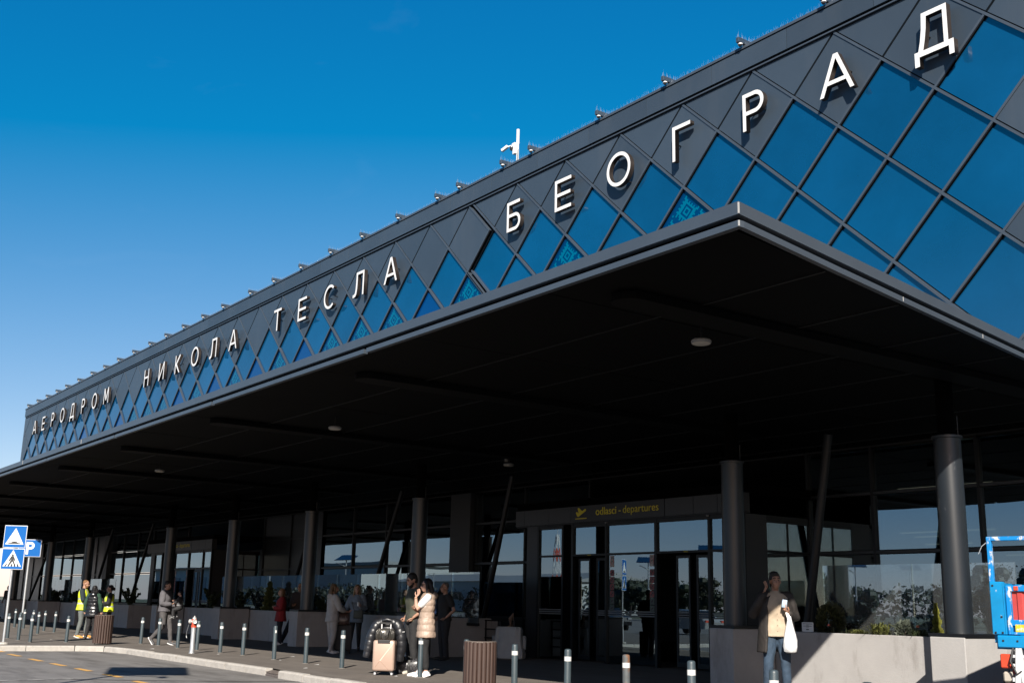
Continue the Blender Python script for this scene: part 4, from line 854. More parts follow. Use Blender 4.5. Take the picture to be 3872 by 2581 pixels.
# ================================================================== LUGGAGE
def suitcase(loc, rz, lab, col, w_=0.40, d=0.24, h=0.56, handle=0.33, stripes=True, rough=0.3):
    t = thing('suitcase', lab, 'suitcase', loc, rz); mm = mat('shell_'+lab[:6].replace(' ','_'), col, rough, 0.25 if stripes else 0.0, var=0.04)
    for y0, s in ((-d/4-0.003,-1),(d/4+0.003,1)):
        mb=MB(); mb.rbox((0,y0,0.075+h/2),(w_,d/2-0.004,h),0.045 if stripes else 0.03,4); mb.build('shell', mm, t, auto=45)
    mb=MB(); mb.rbox((0,0,0.075+h/2),(w_-0.012,0.012,h-0.012),0.004,1); mb.build('zip', DARKM, t)
    for sx in (-1,1):
        for sy in (-1,1):
            mb=MB(); mb.rbox((sx*(w_/2-0.06),sy*(d/2-0.055),0.068),(0.075,0.055,0.03),0.008,1); mb.build('wheel_housing', TK, t)
            mb=MB(); mb.lathe([(0.012,-0.018),(0.026,-0.017),(0.028,0),(0.026,0.017),(0.012,0.018)],n=14); o=mb.build('wheel', mat('wheel_white',(0.6,0.6,0.62),0.4) if stripes else TK, t, auto=50); o.location=(sx*(w_/2-0.05),sy*(d/2-0.05),0.028); o.rotation_euler=(0,PI/2,0.3)
    if handle:
        ht=0.075+h
        for sx in (-1,1):
            mb=MB(); mb.span((sx*0.085-0.011,d/2-0.075,ht-0.10 if not stripes else ht-0.02),(sx*0.085+0.011,d/2-0.06,ht+handle)); mb.build('handle_tube', mat('handle_alloy',(0.75,0.75,0.76),0.35,0.4), t)
        mb=MB(); mb.rbox((0,d/2-0.068,ht+handle),(0.215,0.035,0.03),0.01,2); mb.build('grip', TK, t)
        mb=MB(); mb.rbox((0,d/2-0.07,ht-0.01),(0.24,0.10,0.03),0.01,2); mb.build('handle_socket', TK, t)
    if stripes:
        yf=-d/2-0.0015; gl = mat('rose_trim',(0.82,0.66,0.55),0.3,0.2); gd = mat('rose_groove',(0.34,0.2,0.14),0.5)
        for a,b,mm2,ww in [((-0.06,0.26),(0.18,0.58),gl,0.016),((-0.06,0.26),(-0.15,0.14),gd,0.006),((-0.06,0.26),(0.10,0.11),gd,0.006)]:
            mb=MB(); mb.bar((a[0],yf,a[1]),(b[0],yf,b[1]),ww,0.004,(0,1,0)); mb.build('trim_bar', mm2, t)
        mb=MB(); mb.rbox((0,yf+0.012,0.60),(0.24,0.03,0.075),0.012,2); mb.build('handle_plate', TK, t)
        mb=MB(); mb.span((-w_/2-0.006,-0.012,0.22),(-w_/2-0.001,0.012,0.42)); mb.build('side_lock', TK, t)
    return t
SCZ = math.radians(50)
suitcase((-18.86,10.85,0), SCZ, 'rose gold hard shell suitcase on four wheels in front of the couple', (0.56,0.405,0.325), 0.41,0.25,0.555,0.30)
sx_, sy_ = -18.86, 10.85
def sl(x,y,z): c_,s_=math.cos(SCZ),math.sin(SCZ); return (sx_+c_*x-s_*y, sy_+s_*x+c_*y, z)
BAGB = mat('pleated_foil',(0.10,0.095,0.085),0.28,0.55,var=0.3,vscale=14)
t = thing('hand_bag', 'black pleated shiny bag lying on top of the rose gold suitcase', 'bag', sl(0,0.0,0.63), SCZ)
mb=MB(); rings=[]
n=200
for z,wx,d in [(0.0,0.16,0.05),(0.02,0.18,0.07),(0.09,0.185,0.075),(0.16,0.175,0.065),(0.195,0.15,0.045),(0.205,0.13,0.03)]:
    ring=[]
    for k in range(n):
        a=2*PI*k/n; c_,s_=math.cos(a),math.sin(a); x=wx*math.copysign(abs(c_)**0.35,c_); rid=0.011*math.cos(x*190)
        ring.append(Vector((x,(d+rid)*math.copysign(abs(s_)**0.35,s_)+0.0,z)))
    rings.append(ring)
mb.rings(rings); mb.build('body', BAGB, t, auto=60)
for k in range(4):
    mb=MB(); mb.tube([(-0.09,-0.10,0.20),(-0.06,-0.12,0.12-0.02*k),(0.0,-0.125,0.08-0.022*k),(0.06,-0.12,0.13-0.02*k),(0.09,-0.10,0.21)],0.004,6); mb.build('strap', TK, t)
PUF = mat('black_puffer',(0.018,0.019,0.023),0.36,var=0.2,vscale=20,bump=0.4,bscale=25)
def puff_tube(mb, pts, rad, seams, amp=0.055, n=16, flat=1.0):
    P=[];R_=[]; pts=[Vector(p) for p in pts]; N=seams*6
    for i in range(N+1):
        f=i/N*(len(pts)-1); k=min(int(f),len(pts)-2); u=f-k; P.append(pts[k].lerp(pts[k+1],u)); r=rad[k]+(rad[k+1]-rad[k])*u
        r*=1-amp+amp*1.5*abs(math.sin(PI*i/6))**0.5; R_.append((r,r*flat))
    mb.tube(P,R_,n)
t = thing('puffer_jacket', 'black puffer jacket draped over the handle of the rose gold suitcase', 'jacket', sl(0,0.16,0.0), SCZ)
mb=MB(); puff_tube(mb,[(-0.06,0.02,0.97),(-0.2,0.02,0.90),(-0.29,0.0,0.72),(-0.33,-0.02,0.5),(-0.37,-0.03,0.30)],[0.075,0.10,0.095,0.085,0.065],8); mb.build('sleeve',PUF,t,auto=60)
mb=MB(); puff_tube(mb,[(0.06,0.02,0.97),(0.2,0.02,0.90),(0.27,0.0,0.72),(0.29,0.0,0.5),(0.25,0.02,0.25)],[0.075,0.105,0.10,0.09,0.07],8); sl_=mb.build('sleeve',PUF,t,auto=60)
mb=MB(); puff_tube(mb,[(0,0.05,0.95),(0,0.06,0.75),(0,0.05,0.5),(0.0,0.05,0.25)],[0.17,0.235,0.25,0.22],8,flat=0.35); mb.build('back',PUF,t,auto=60)
mb=MB(); mb.tube([(-0.11,-0.03,0.94),(-0.07,-0.04,0.985),(0,-0.045,1.0),(0.07,-0.04,0.985),(0.11,-0.03,0.94)],[0.03,0.035,0.035,0.035,0.03],10); mb.build('collar',PUF,t,auto=60)
o=text('sleeve_print','Columbia',0.035,SIGNW,sl_,(0.22,-0.082,0.735),(PI/2,math.radians(-20),0),0.002)
CHK = bpy.data.materials.new('checker_canvas'); CHK.use_nodes=True; n_=CHK.node_tree; b_=n_.nodes['Principled BSDF']; ck=n_.nodes.new('ShaderNodeTexChecker'); ck.inputs['Scale'].default_value=36; ck.inputs['Color1'].default_value=(.012,.012,.014,1); ck.inputs['Color2'].default_value=(.055,.055,.06,1)
tcx=n_.nodes.new('ShaderNodeTexCoord'); n_.links.new(tcx.outputs['Object'],ck.inputs[0]); n_.links.new(ck.outputs[0],b_.inputs['Base Color']); b_.inputs['Roughness'].default_value=0.35
t = thing('duffel_bag', 'dark checkered duffel bag on the ground between suitcase and white sneakers', 'bag', (-19.02,11.5,0), math.radians(52))
mb=MB(); rings=[]
for x,ry,rz_ in [(-0.27,0.03,0.03),(-0.26,0.10,0.10),(-0.22,0.125,0.13),(-0.08,0.12,0.125),(-0.02,0.105,0.115),(0.04,0.115,0.125),(0.2,0.12,0.15),(0.26,0.10,0.14),(0.275,0.03,0.05)]:
    rings.append([Vector((x, ry*math.copysign(abs(math.cos(a))**0.8,math.cos(a)), 0.145+rz_*math.copysign(abs(math.sin(a))**0.8,math.sin(a)) - (0.145-rz_)*(1 if math.sin(a)<-.3 else 0)*0.9+0.01*math.sin(x*40))) for a in [2*PI*k/24 for k in range(24)]])
mb.rings(rings); mb.build('body',CHK,t,auto=50)
for y in (-0.06,0.06):
    mb=MB(); mb.tube([(-0.12,y,0.26),(-0.1,y*1.3,0.31),(-0.02,y*1.8,0.33),(0.04,y*1.6,0.30),(0.06,y,0.26)],0.011,8); mb.build('handle',TK,t)
mb=MB(); mb.tube([(0.0,-0.118,0.02),(-0.01,-0.13,0.15),(0,-0.09,0.255),(0,0.09,0.255),(0,0.12,0.05)],[(.025,.006)]*5,8); mb.build('strap',TK,t)
suitcase((-27.15,14.35,0), math.radians(60), 'dark soft suitcase in shade, held by the woman in grey', (0.012,0.012,0.014), 0.46,0.28,0.66,0.34,False,0.6)
suitcase((-23.9,14.75,0), math.radians(55), 'black suitcase in deep shade behind the couple', (0.01,0.01,0.012), 0.44,0.26,0.62,0.0,False,0.6)
t = thing('tote_bag', 'glossy brown animal print tote bag resting on the dark suitcase', 'bag', (-27.05,14.2,0.72), math.radians(58))
TOTE = mat('brown_print',(0.075,0.045,0.038),0.3,var=0.5,vscale=9,dirt=((0.28,0.22,0.2),14,0.57,0.66,(1,1,0.5)))
mb=MB(); rings=[]
for z,wx,d in [(0,0.20,0.09),(0.03,0.235,0.12),(0.15,0.24,0.12),(0.26,0.24,0.09),(0.33,0.235,0.05)]:
    rings.append([Vector((wx*math.copysign(abs(math.cos(a))**0.5,math.cos(a)),d*math.copysign(abs(math.sin(a))**0.6,math.sin(a)),z+0.012*math.sin(6*a))) for a in [2*PI*k/28 for k in range(28)]])
mb.rings(rings); mb.build('body',TOTE,t,auto=60)
for y in (-0.05,0.05):
    mb=MB(); mb.tube([(-0.13,y,0.31),(-0.08,y,0.46),(0.0,y,0.50),(0.08,y,0.46),(0.13,y,0.31)],0.01,8); mb.build('handle',mat('strap_maroon',(0.08,0.02,0.02),0.5),t)
# ================================================================== PLANTS
def leafmat(name,c,v=0.35): return mat(name,c,0.6,var=v,vscale=3.5,coords='World')
def clump(name, lab, cat, loc, h, r, col, n, seed, kind='bush', leaf=0.03, group='plants in the planters'):
    rr=random.Random(seed); t=thing(name,lab,cat,loc,0,group); mb=MB(); lm=leafmat('leaf_'+col[0],col[1])
    if kind!='grass':
        mt=MB(); mt.tube([(0,0,-0.05),(0.01,0,h*0.45),(0,0.01,h*0.9)],[0.012,0.009,0.003],6); mt.build('stem',mat('bark',(0.06,0.045,0.035),0.9),t)
    for i in range(n):
        if kind=='cone':
            z=h*(rr.random()**1.25); rad=r*(1-z/h*0.85)*(0.75+0.25*math.sin(z*40+rr.random()))*math.sqrt(rr.uniform(.25,1)); a=rr.uniform(0,2*PI); p=Vector((rad*math.cos(a),rad*math.sin(a),z)); d=Vector((math.cos(a)*.5,math.sin(a)*.5,rr.uniform(.4,1.3)))
        elif kind=='ball':
            u=Vector((rr.gauss(0,1),rr.gauss(0,1),rr.gauss(0,1))).normalized()*rr.uniform(.45,1)**.5; lump=1+0.18*mnoise.noise(u*2.3+Vector((seed,0,0))); p=Vector((u.x*r*lump,u.y*r*lump,h*.5+u.z*h*.5*lump)); d=u+Vector((0,0,rr.uniform(0,.8)))
        elif kind=='spray':
            a=rr.uniform(0,2*PI); s_=rr.choice([0,1,2,3,4,5]); a0=s_*1.05+seed; f=rr.random(); tip=Vector((math.cos(a0)*r*f,math.sin(a0)*r*f,h*f**.7*(0.7+.06*s_))); p=tip+Vector((rr.gauss(0,.02),rr.gauss(0,.02),rr.gauss(0,.02))); d=Vector((math.cos(a),math.sin(a),.5))
        else:
            a=rr.uniform(0,2*PI); l=h*rr.uniform(.6,1.15); sp=r*rr.uniform(.3,1.2); b0=Vector((rr.gauss(0,r*.12),rr.gauss(0,r*.12),0)); b1=b0+Vector((math.cos(a)*sp*.45,math.sin(a)*sp*.45,l*.8)); b2=b0+Vector((math.cos(a)*sp*1.25,math.sin(a)*sp*1.25,l*rr.uniform(.55,.95))); sd_=Vector((-math.sin(a),math.cos(a),0))*leaf*.16
            mb.add([b0-sd_,b0+sd_,b1-sd_*.8,b1+sd_*.8,b2],[(0,1,3,2),(2,3,4)]); continue
        d.normalize(); sd_=d.cross(Vector((rr.gauss(0,1),rr.gauss(0,1),rr.gauss(0,1)))).normalized(); L2=leaf*rr.uniform(.6,1.4)
        mb.add([p-d*L2*.5,p+sd_*L2*.28,p+d*L2*.6,p-sd_*L2*.28],[(0,1,2,3)])
    stuff(mb.build('foliage' if kind!='grass' else 'blades',lm,t)); return t
YG=('yellow_green',(0.19,0.19,0.025)); DG=('dark_green',(0.03,0.045,0.014)); GG=('grey_green',(0.085,0.10,0.075)); BG=('olive',(0.045,0.05,0.012)); GR=('grass_green',(0.12,0.13,0.03))
clump('conifer','bright yellow green dwarf conifer in sunlight beside the thick column','shrub',(-11.1,16.62,0.86),0.62,0.13,YG,2600,1,'cone',0.045)
clump('shrub','round dark bristly shrub right of the small notice','shrub',(-13.0,16.35,0.86),0.62,0.25,BG,2600,2,'ball',0.05)
clump('lavender','small grey green bushy plant in front of the windows','plant',(-11.55,16.4,0.86),0.36,0.15,GG,1100,3,'ball',0.05)
clump('grass_tuft','green grass tuft in the sunlit middle of the planter','grass',(-11.9,16.2,0.84),0.34,0.30,GR,170,4,'grass',0.09)
clump('grass_tuft','grass tuft left of the larger sunlit tuft','grass',(-12.35,16.2,0.84),0.22,0.22,GR,110,5,'grass',0.09)
clump('grass_tuft','dark leaning grass tuft left of the dwarf conifer','grass',(-11.15,16.2,0.84),0.26,0.26,DG,150,6,'grass',0.09)
clump('grass_tuft','yellowish grass tuft between the thick column and the truck','grass',(-9.62,16.25,0.84),0.30,0.26,('dry_grass',(0.2,0.19,0.06)),160,7,'grass',0.09)
clump('conifer','dark pointed conifer in the long planter left of the red coat woman','shrub',(-36.5,16.4,0.86),1.05,0.33,('conifer_green',(0.07,0.085,0.016)),2600,8,'cone',0.08)
clump('shrub','dark leafy shrub right of the second column from the hydrant','shrub',(-38.9,16.4,0.86),0.78,0.36,DG,1100,9,'spray',0.11)
clump('shrub','tall dark shrub behind the red coat woman','shrub',(-34.1,16.5,0.86),0.85,0.3,DG,1300,10,'cone',0.10)
clump('shrub','small dark shrub right of the column behind the woman in grey','shrub',(-32.3,16.3,0.86),0.6,0.25,DG,700,11,'spray',0.10)
clump('shrub','dark shrub left of the column by the far doors','shrub',(-41.6,16.4,0.86),0.8,0.32,DG,1100,12,'spray',0.11)
clump('shrub','broad dark shrub behind the yellow vest man','shrub',(-58.5,16.4,0.86),0.75,0.55,DG,1500,13,'ball',0.12)
clump('shrub','sparse dark plant with upright shoots behind the yellow vest woman','shrub',(-50.9,16.3,0.86),0.85,0.4,DG,500,14,'spray',0.14)
clump('shrub','dark leafy plant behind the parking sign pole','shrub',(-64.5,16.4,0.86),0.7,0.5,DG,900,15,'ball',0.12)
rg=random.Random(31); mb=MB()
for i in range(2600):
    x=rg.uniform(-43.2,-25.2) if i%2 else (rg.uniform(-72,-50.2) if i%4 else rg.uniform(-13.6,-9.6)); y=rg.uniform(16.12,16.6); p=Vector((x,y,0.85)); d=Vector((rg.gauss(0,.4),rg.gauss(0,.4),1)).normalized()*rg.uniform(.05,.2); s_=Vector((rg.gauss(0,1),rg.gauss(0,1),0)).normalized()*.018
    mb.add([p-s_,p+s_,p+d+s_*.6,p+d*1.2],[(0,1,2,3)])
stuff(tag(mb.build('ground_cover',leafmat('ground_cover_green',(0.03,0.04,0.015))),'low dark ground cover filling the planters','ground cover'))
# ================================================================== THE FORECOURT BEHIND THE CAMERA (mirrored in the glass)
def solar_lamp(x, y, lab, h=5.6, rz=0.0, pw=2.1, pl=1.75):
    t = thing('street_lamp', lab, 'street lamp', (x,y,KZ), rz, 'solar street lamps in the car park')
    mb=MB(); mb.tube([(0,0,0),(0,0,h)],[0.075,0.05],12); mb.build('pole',STEEL,t,auto=40)
    R_=Matrix.Rotation(math.radians(14 if h<6 else 4),3,'Y'); mb=MB(); mb.rbox((0,0,h+0.12),(pw,pl,0.05),0.01,1,R_); mb.build('solar_panel',mat('panel_blue',(0.02,0.025,0.05),0.2),t)
    mb=MB(); mb.bar((0,0,h-0.7),(0.9,0.5,h-0.45),0.05,0.05); mb.build('lamp_arm',STEEL,t)
    mb=MB(); mb.rbox((1.05,0.58,h-0.42),(0.45,0.16,0.06),0.02,1); mb.build('lamp_head',GREYP,t)
solar_lamp(-14.66,0.53,'solar street lamp by the road, casting the square shadow on the asphalt',6.5,math.radians(-17),2.35,1.55)
for x,y,lab in [(-72,-30,'solar street lamp in the middle of the car park'),(-55,-20,'solar street lamp in the car park nearest the doors'),(-97,-10,'solar street lamp beside the road, far left'),(-120,-42,'solar street lamp before the white hall'),(-62,-48,'solar street lamp in front of the tree line')]: solar_lamp(x,y,lab,5.4,0.8)
def big_tree(x,y,h,r,seed,lab):
    rr=random.Random(seed); t=thing('pine_tree',lab,'tree',(x,y,KZ),0,'trees beyond the car park'); mb=MB(); mb.tube([(0,0,0),(0.1,0,h*.4),(0,0.1,h*.85)],[.16,.12,.04],8)
    for k in range(7):
        a=rr.uniform(0,6.28); z=h*rr.uniform(.3,.7); mb.tube([(0.05,0,z),(math.cos(a)*r*.6,math.sin(a)*r*.6,z+h*.12)],[.05,.02],5)
    mb.build('trunk',MATS['bark'],t); mb=MB(); cl=[(Vector((rr.gauss(0,r*.42),rr.gauss(0,r*.42),h*rr.uniform(.35,.95))),r*rr.uniform(.32,.5)) for _ in range(20)]
    for i in range(2600):
        c,q=rr.choice(cl); u=Vector((rr.gauss(0,1),rr.gauss(0,1),rr.gauss(0,.8))).normalized()*q*rr.uniform(.3,1); p=c+u; d=(u+Vector((0,0,.3))).normalized(); s_=d.cross(Vector((rr.gauss(0,1),rr.gauss(0,1),rr.gauss(0,1)))).normalized(); L2=rr.uniform(.10,.24)
        mb.add([p-d*L2*.5,p+s_*L2*.4,p+d*L2*.5,p-s_*L2*.4],[(0,1,2,3)])
    for c,q in cl: mb.ell(c,(q*.62,q*.62,q*.55),8,6)
    stuff(mb.build('crown',leafmat('tree_leaf_%d'%(seed%3),[(0.028,0.04,0.018),(0.035,0.05,0.018),(0.045,0.05,0.02)][seed%3]),t))
rt=random.Random(77)
adj=['broad','tall','small','leaning','dense','ragged','round','slim','open','bushy','low','pointed','spreading','dark','pale','wide']
for k in range(15):
    big_tree(-128+k*5.6+rt.uniform(-1.5,1.5),-70+rt.uniform(-8,6),rt.uniform(4.2,6.2),rt.uniform(2.0,3.0),k,'%s tree in the row beyond the car park, %s'%(adj[k],'near the radio mast' if k<3 else 'by the parked cars' if k>10 else 'behind the solar lamps'))
for k,(x,y) in enumerate([(42,58),(49,66),(38,72),(58,74),(52,52),(64,62)]): big_tree(x,y,5.5+k*.5,2.8,40+k,['broad','tall','leaning','round','bushy','dense'][k]+' tree standing off beyond the right end of the terminal')
mb=MB(); rr=random.Random(5)
for i in range(13000):
    p=Vector((rr.uniform(-330,40),-100-rr.uniform(0,12),0)); top=4.6+2.2*mnoise.noise(Vector((p.x*.07,0,0)))+1.2*mnoise.noise(Vector((p.x*.31,3,0))); p.z=rr.uniform(0,1)**.6*top; s_=rr.uniform(.25,.6)
    d=Vector((rr.gauss(0,1),rr.gauss(0,1),rr.gauss(0,1))).normalized(); e=d.cross(Vector((rr.gauss(0,1),rr.gauss(0,1),rr.gauss(0,1)))).normalized()
    mb.add([p-d*s_,p+e*s_*.6,p+d*s_,p-e*s_*.6],[(0,1,2,3)])
stuff(tag(mb.build('distant_wood',leafmat('far_wood',(0.035,0.045,0.025))),'far dark wood along the horizon beyond the car park','wood'))
t=thing('hall_building','long white hall beyond the car park with a row of dark windows','building',(-205,-115,0))
HW=mat('hall_white',(0.62,0.63,0.63),0.7,var=.06,vscale=.3)
mb=MB(); mb.span((-32,-12,0),(32,12,6.2)); mb.build('wall',HW,t)
mb=MB(); mb.add([(-32.5,-12.5,6.2),(32.5,-12.5,6.2),(32.5,12.5,6.2),(-32.5,12.5,6.2),(-32.5,0,8.2),(32.5,0,8.2)],[(0,1,5,4),(2,3,4,5),(0,4,3),(1,2,5)]); mb.build('roof',mat('hall_roof',(0.35,0.36,0.37),.6),t)
for k in range(10):
    mb=MB(); mb.span((-28+k*6,12.005,2.4),(-24.6+k*6,12.05,4.0)); f_=mb.build('window',mat('hall_glass',(0.03,0.04,0.05),0.2),t); mb=MB(); mb.span((-28.1+k*6,12.0,2.3),(-24.5+k*6,12.08,2.39)); mb.build('sill',HW,f_)
t=thing('hangar_building','tall pale hangar far across the airfield, beyond the white hall','building',(-395,-150,0))
mb=MB(); mb.span((-95,-20,0),(95,20,12.5)); mb.build('wall',HW,t)
mb=MB(); mb.span((-96,-21,12.51),(96,21,13.4)); mb.build('roof',MATS['hall_roof'],t)
for k in range(6):
    mb=MB(); mb.span((-85+k*29,20.01,0),(-64+k*29,20.3,9.5)); mb.build('hangar_door',mat('door_grey',(0.34,0.37,0.40),.6),t)
t=thing('radio_mast','red and white lattice mast beside the white hall','mast',(-158,-88,KZ)); RW_=[RED,WHITE]
for s_ in range(6):
    mb=MB(); z0,z1=s_*2.3,(s_+1)*2.3; w0,w1=1.1-.16*s_,1.1-.16*(s_+1)
    for sx in(-1,1):
        for sy in(-1,1):
            mb.bar((sx*w0,sy*w0,z0),(sx*w1,sy*w1,z1),.1,.1)
            mb.bar((sx*w0,sy*w0,z0),(-sx*w1,sy*w1,z1),.06,.06); mb.bar((sx*w0,sy*w0,z0),(sx*w1,-sy*w1,z1),.06,.06)
    mb.build('lattice_section',RW_[s_%2],t)
mb=MB(); mb.tube([(0,0,13.8),(0,0,16)],.05,6); mb.build('antenna',WHITE,t)
def car(x,y,rz,col,lab):
    t=thing('parked_car',lab,'car',(x,y,KZ),rz,'cars parked across the road'); cm=mat('car_'+lab[:5],col,0.25,0.3)
    prof=[(-2.1,.35),(-2.15,.75),(-1.95,.95),(-1.45,1.0),(-.95,1.42),(.55,1.45),(1.25,1.02),(2.0,.88),(2.15,.6),(2.1,.35)]
    mb=MB(); mb.rings([[Vector((u*s1,yy,v if v<1.05 else v*s2)) for u,v in prof] for yy,s1,s2 in ((-.86,.97,.97),(-.78,1,1),(.78,1,1),(.86,.97,.97))]); b_=mb.build('body',cm,t,auto=30)
    gm=mat('car_glass',(0.015,0.018,0.02),0.05)
    for sy in(-1,1):
        mb=MB(); mb.add([(-1.3,sy*.875,1.02),(-.9,sy*.85,1.36),(.5,sy*.85,1.38),(1.05,sy*.875,1.03)],[(0,1,2,3)]); mb.build('side_window',gm,t)
    mb=MB(); mb.add([(1.24,-.7,1.04),(1.24,.7,1.04),(.62,.62,1.43),(.62,-.62,1.43)],[(0,1,2,3)]); mb.build('windscreen',gm,t)
    mb=MB(); mb.add([(-1.46,-.7,1.02),(-1.46,.7,1.02),(-1.0,.62,1.4),(-1.0,-.62,1.4)],[(0,1,2,3)]); mb.build('rear_window',gm,t)
    for sx in(-1.3,1.35):
        for sy in(-1,1):
            mb=MB(); mb.lathe([(.19,-.1),(.31,-.1),(.32,0),(.31,.1),(.19,.1)],n=18); o=mb.build('wheel',TK,t,auto=40); o.location=(sx,sy*.78,.32); o.rotation_euler=(PI/2,0,0)
            mb=MB(); mb.lathe([(0,-.09),(.18,-.09),(.18,.09),(0,.09)],n=14); mb.build('rim',GREYP,o,auto=40)
    for sx,nm,mm in((-2.1,'tail_lamp',RED),(2.08,'headlight',GREYP)):
        for sy in(-1,1): mb=MB(); mb.rbox((sx,sy*.62,.78),(.12,.34,.14),.02,1); mb.build(nm,mm,t)
for i,(x,y,c,n) in enumerate([(-50,-13,(.5,.5,.5),'silver saloon car parked across the road, nearest the doors'),(-58,-13,(.02,.02,.025),'black saloon car parked across the road'),(-66.5,-13,(.6,.6,.6),'white car parked across the road'),(-75,-13,(.05,.08,.2),'blue car parked across the road'),(-42,-16,(.03,.03,.03),'dark car parked beyond the road under the lamps'),(-88,-20,(.4,.05,.05),'red car parked far across the road')]): car(x,y,0.1 if i%2 else 3.2,c,n)

# tar seam on the road, scraps of litter
mb=MB(); P_=[(-21.3,5.9),(-20.6,7.1),(-19.9,8.6),(-19.6,9.5)]
for i in range(3):
    a,b=P_[i],P_[i+1]; mb.add([(a[0]-.05,a[1],KZ-.002),(b[0]-.05,b[1],KZ-.002),(b[0]+.07,b[1],KZ-.002),(a[0]+.07,a[1],KZ-.002)],[(0,1,2,3)])
struct(mb.build('tar_seam',mat('tar',(0.06,0.055,0.05),.8,coords='World',var=.3,vscale=4)))
rl=random.Random(9)
for x,y,lb in [(-22.3,11.2,'right of the bollard before the shaded pedestal'),(-24.1,11.2,'at the foot of the torn band bollard'),(-18.5,10.9,'in front of the white sneakers'),(-33.6,10.0,'beside the far litter bin'),(-21.2,10.4,'between the drain gap and the rose gold suitcase'),(-27.0,10.9,'just right of the fire hydrant'),(-30.0,10.3,'left of the fire hydrant near the kerb'),(-25.6,12.2,'near the shadow edge before the red coat woman'),(-36.4,9.4,'near the bollards by the tall road sign')]:
    mb=MB(); l=rl.uniform(.03,.07); mb.add([(-l,-.015,.003),(l,-.02,.004),(l*.9,.02,.012),(-l*.8,.018,.004)],[(0,1,2,3)]); o=mb.build('paper_scrap',WHITE,None,loc=(x,y,0),rz=rl.uniform(0,3)); tag(o,'small pale scrap of litter '+lb,'litter','scraps of litter on the pavement')
# ================================================================== PEOPLE
SK=lambda n,c: mat('skin_'+n,c,0.55,var=.06,vscale=12)
SKL=SK('light',(0.52,0.30,0.215)); SKM=SK('tan',(0.44,0.24,0.16))
def cloth(n,c,r=0.85,var=.14,vs=9,b=.25,**k): return mat('cloth_'+n,c,r,var=var,vscale=vs,bump=b,bscale=120,**k)
FS=bpy.data.scenes.new('fuse_scene'); FVL=FS.view_layers[0]
def fuse(mb, name, mats, parent, voxel=0.012, smooth=2, wrinkle=0.0, wscale=9.0, seed=0, paint=None, stretch=(1,1,.6)):
    me=mb.mesh(name+'_src', [mats] if not isinstance(mats,list) else mats); o=bpy.data.objects.new('fuse_tmp',me); FS.collection.objects.link(o)
    r=o.modifiers.new('r','REMESH'); r.mode='VOXEL'; r.voxel_size=voxel; r.use_smooth_shade=True
    s_=o.modifiers.new('s','SMOOTH'); s_.factor=.5; s_.iterations=smooth
    FVL.update(); dg=FVL.depsgraph; m2=bpy.data.meshes.new_from_object(o.evaluated_get(dg)); bpy.data.objects.remove(o); bpy.data.meshes.remove(me)
    m2.name=name; m2.materials.clear()
    for q in (mats if isinstance(mats,list) else [mats]): m2.materials.append(q)
    if wrinkle:
        m2.update(); sd=Vector((seed*3.1,seed*1.7,0)); nv=len(m2.vertices)
        co=np.empty(nv*3,'f'); m2.vertices.foreach_get('co',co); no=np.empty(nv*3,'f'); m2.vertex_normals.foreach_get('vector',no); co=co.reshape(-1,3); no=no.reshape(-1,3); dd=np.empty(nv,'f')
        cs=(co*np.array(stretch,'f')*wscale+np.array(sd,'f')).tolist()
        for i_,c in enumerate(cs):
            c=Vector(c); d=mnoise.noise(c)+.5*mnoise.noise(c*2.3); dd[i_]=1-2*abs(d) if wrinkle>0 else d
        co+=no*(abs(wrinkle)*dd)[:,None]; m2.vertices.foreach_set('co',co.ravel()); m2.update()
    if paint:
        for p in m2.polygons: p.material_index=paint(p.center)
    m2.polygons.foreach_set('use_smooth',[True]*len(m2.polygons))
    return link(name,m2,parent)
def lerp(a,b,t): return tuple(a[i]+(b[i]-a[i])*t for i in range(3))
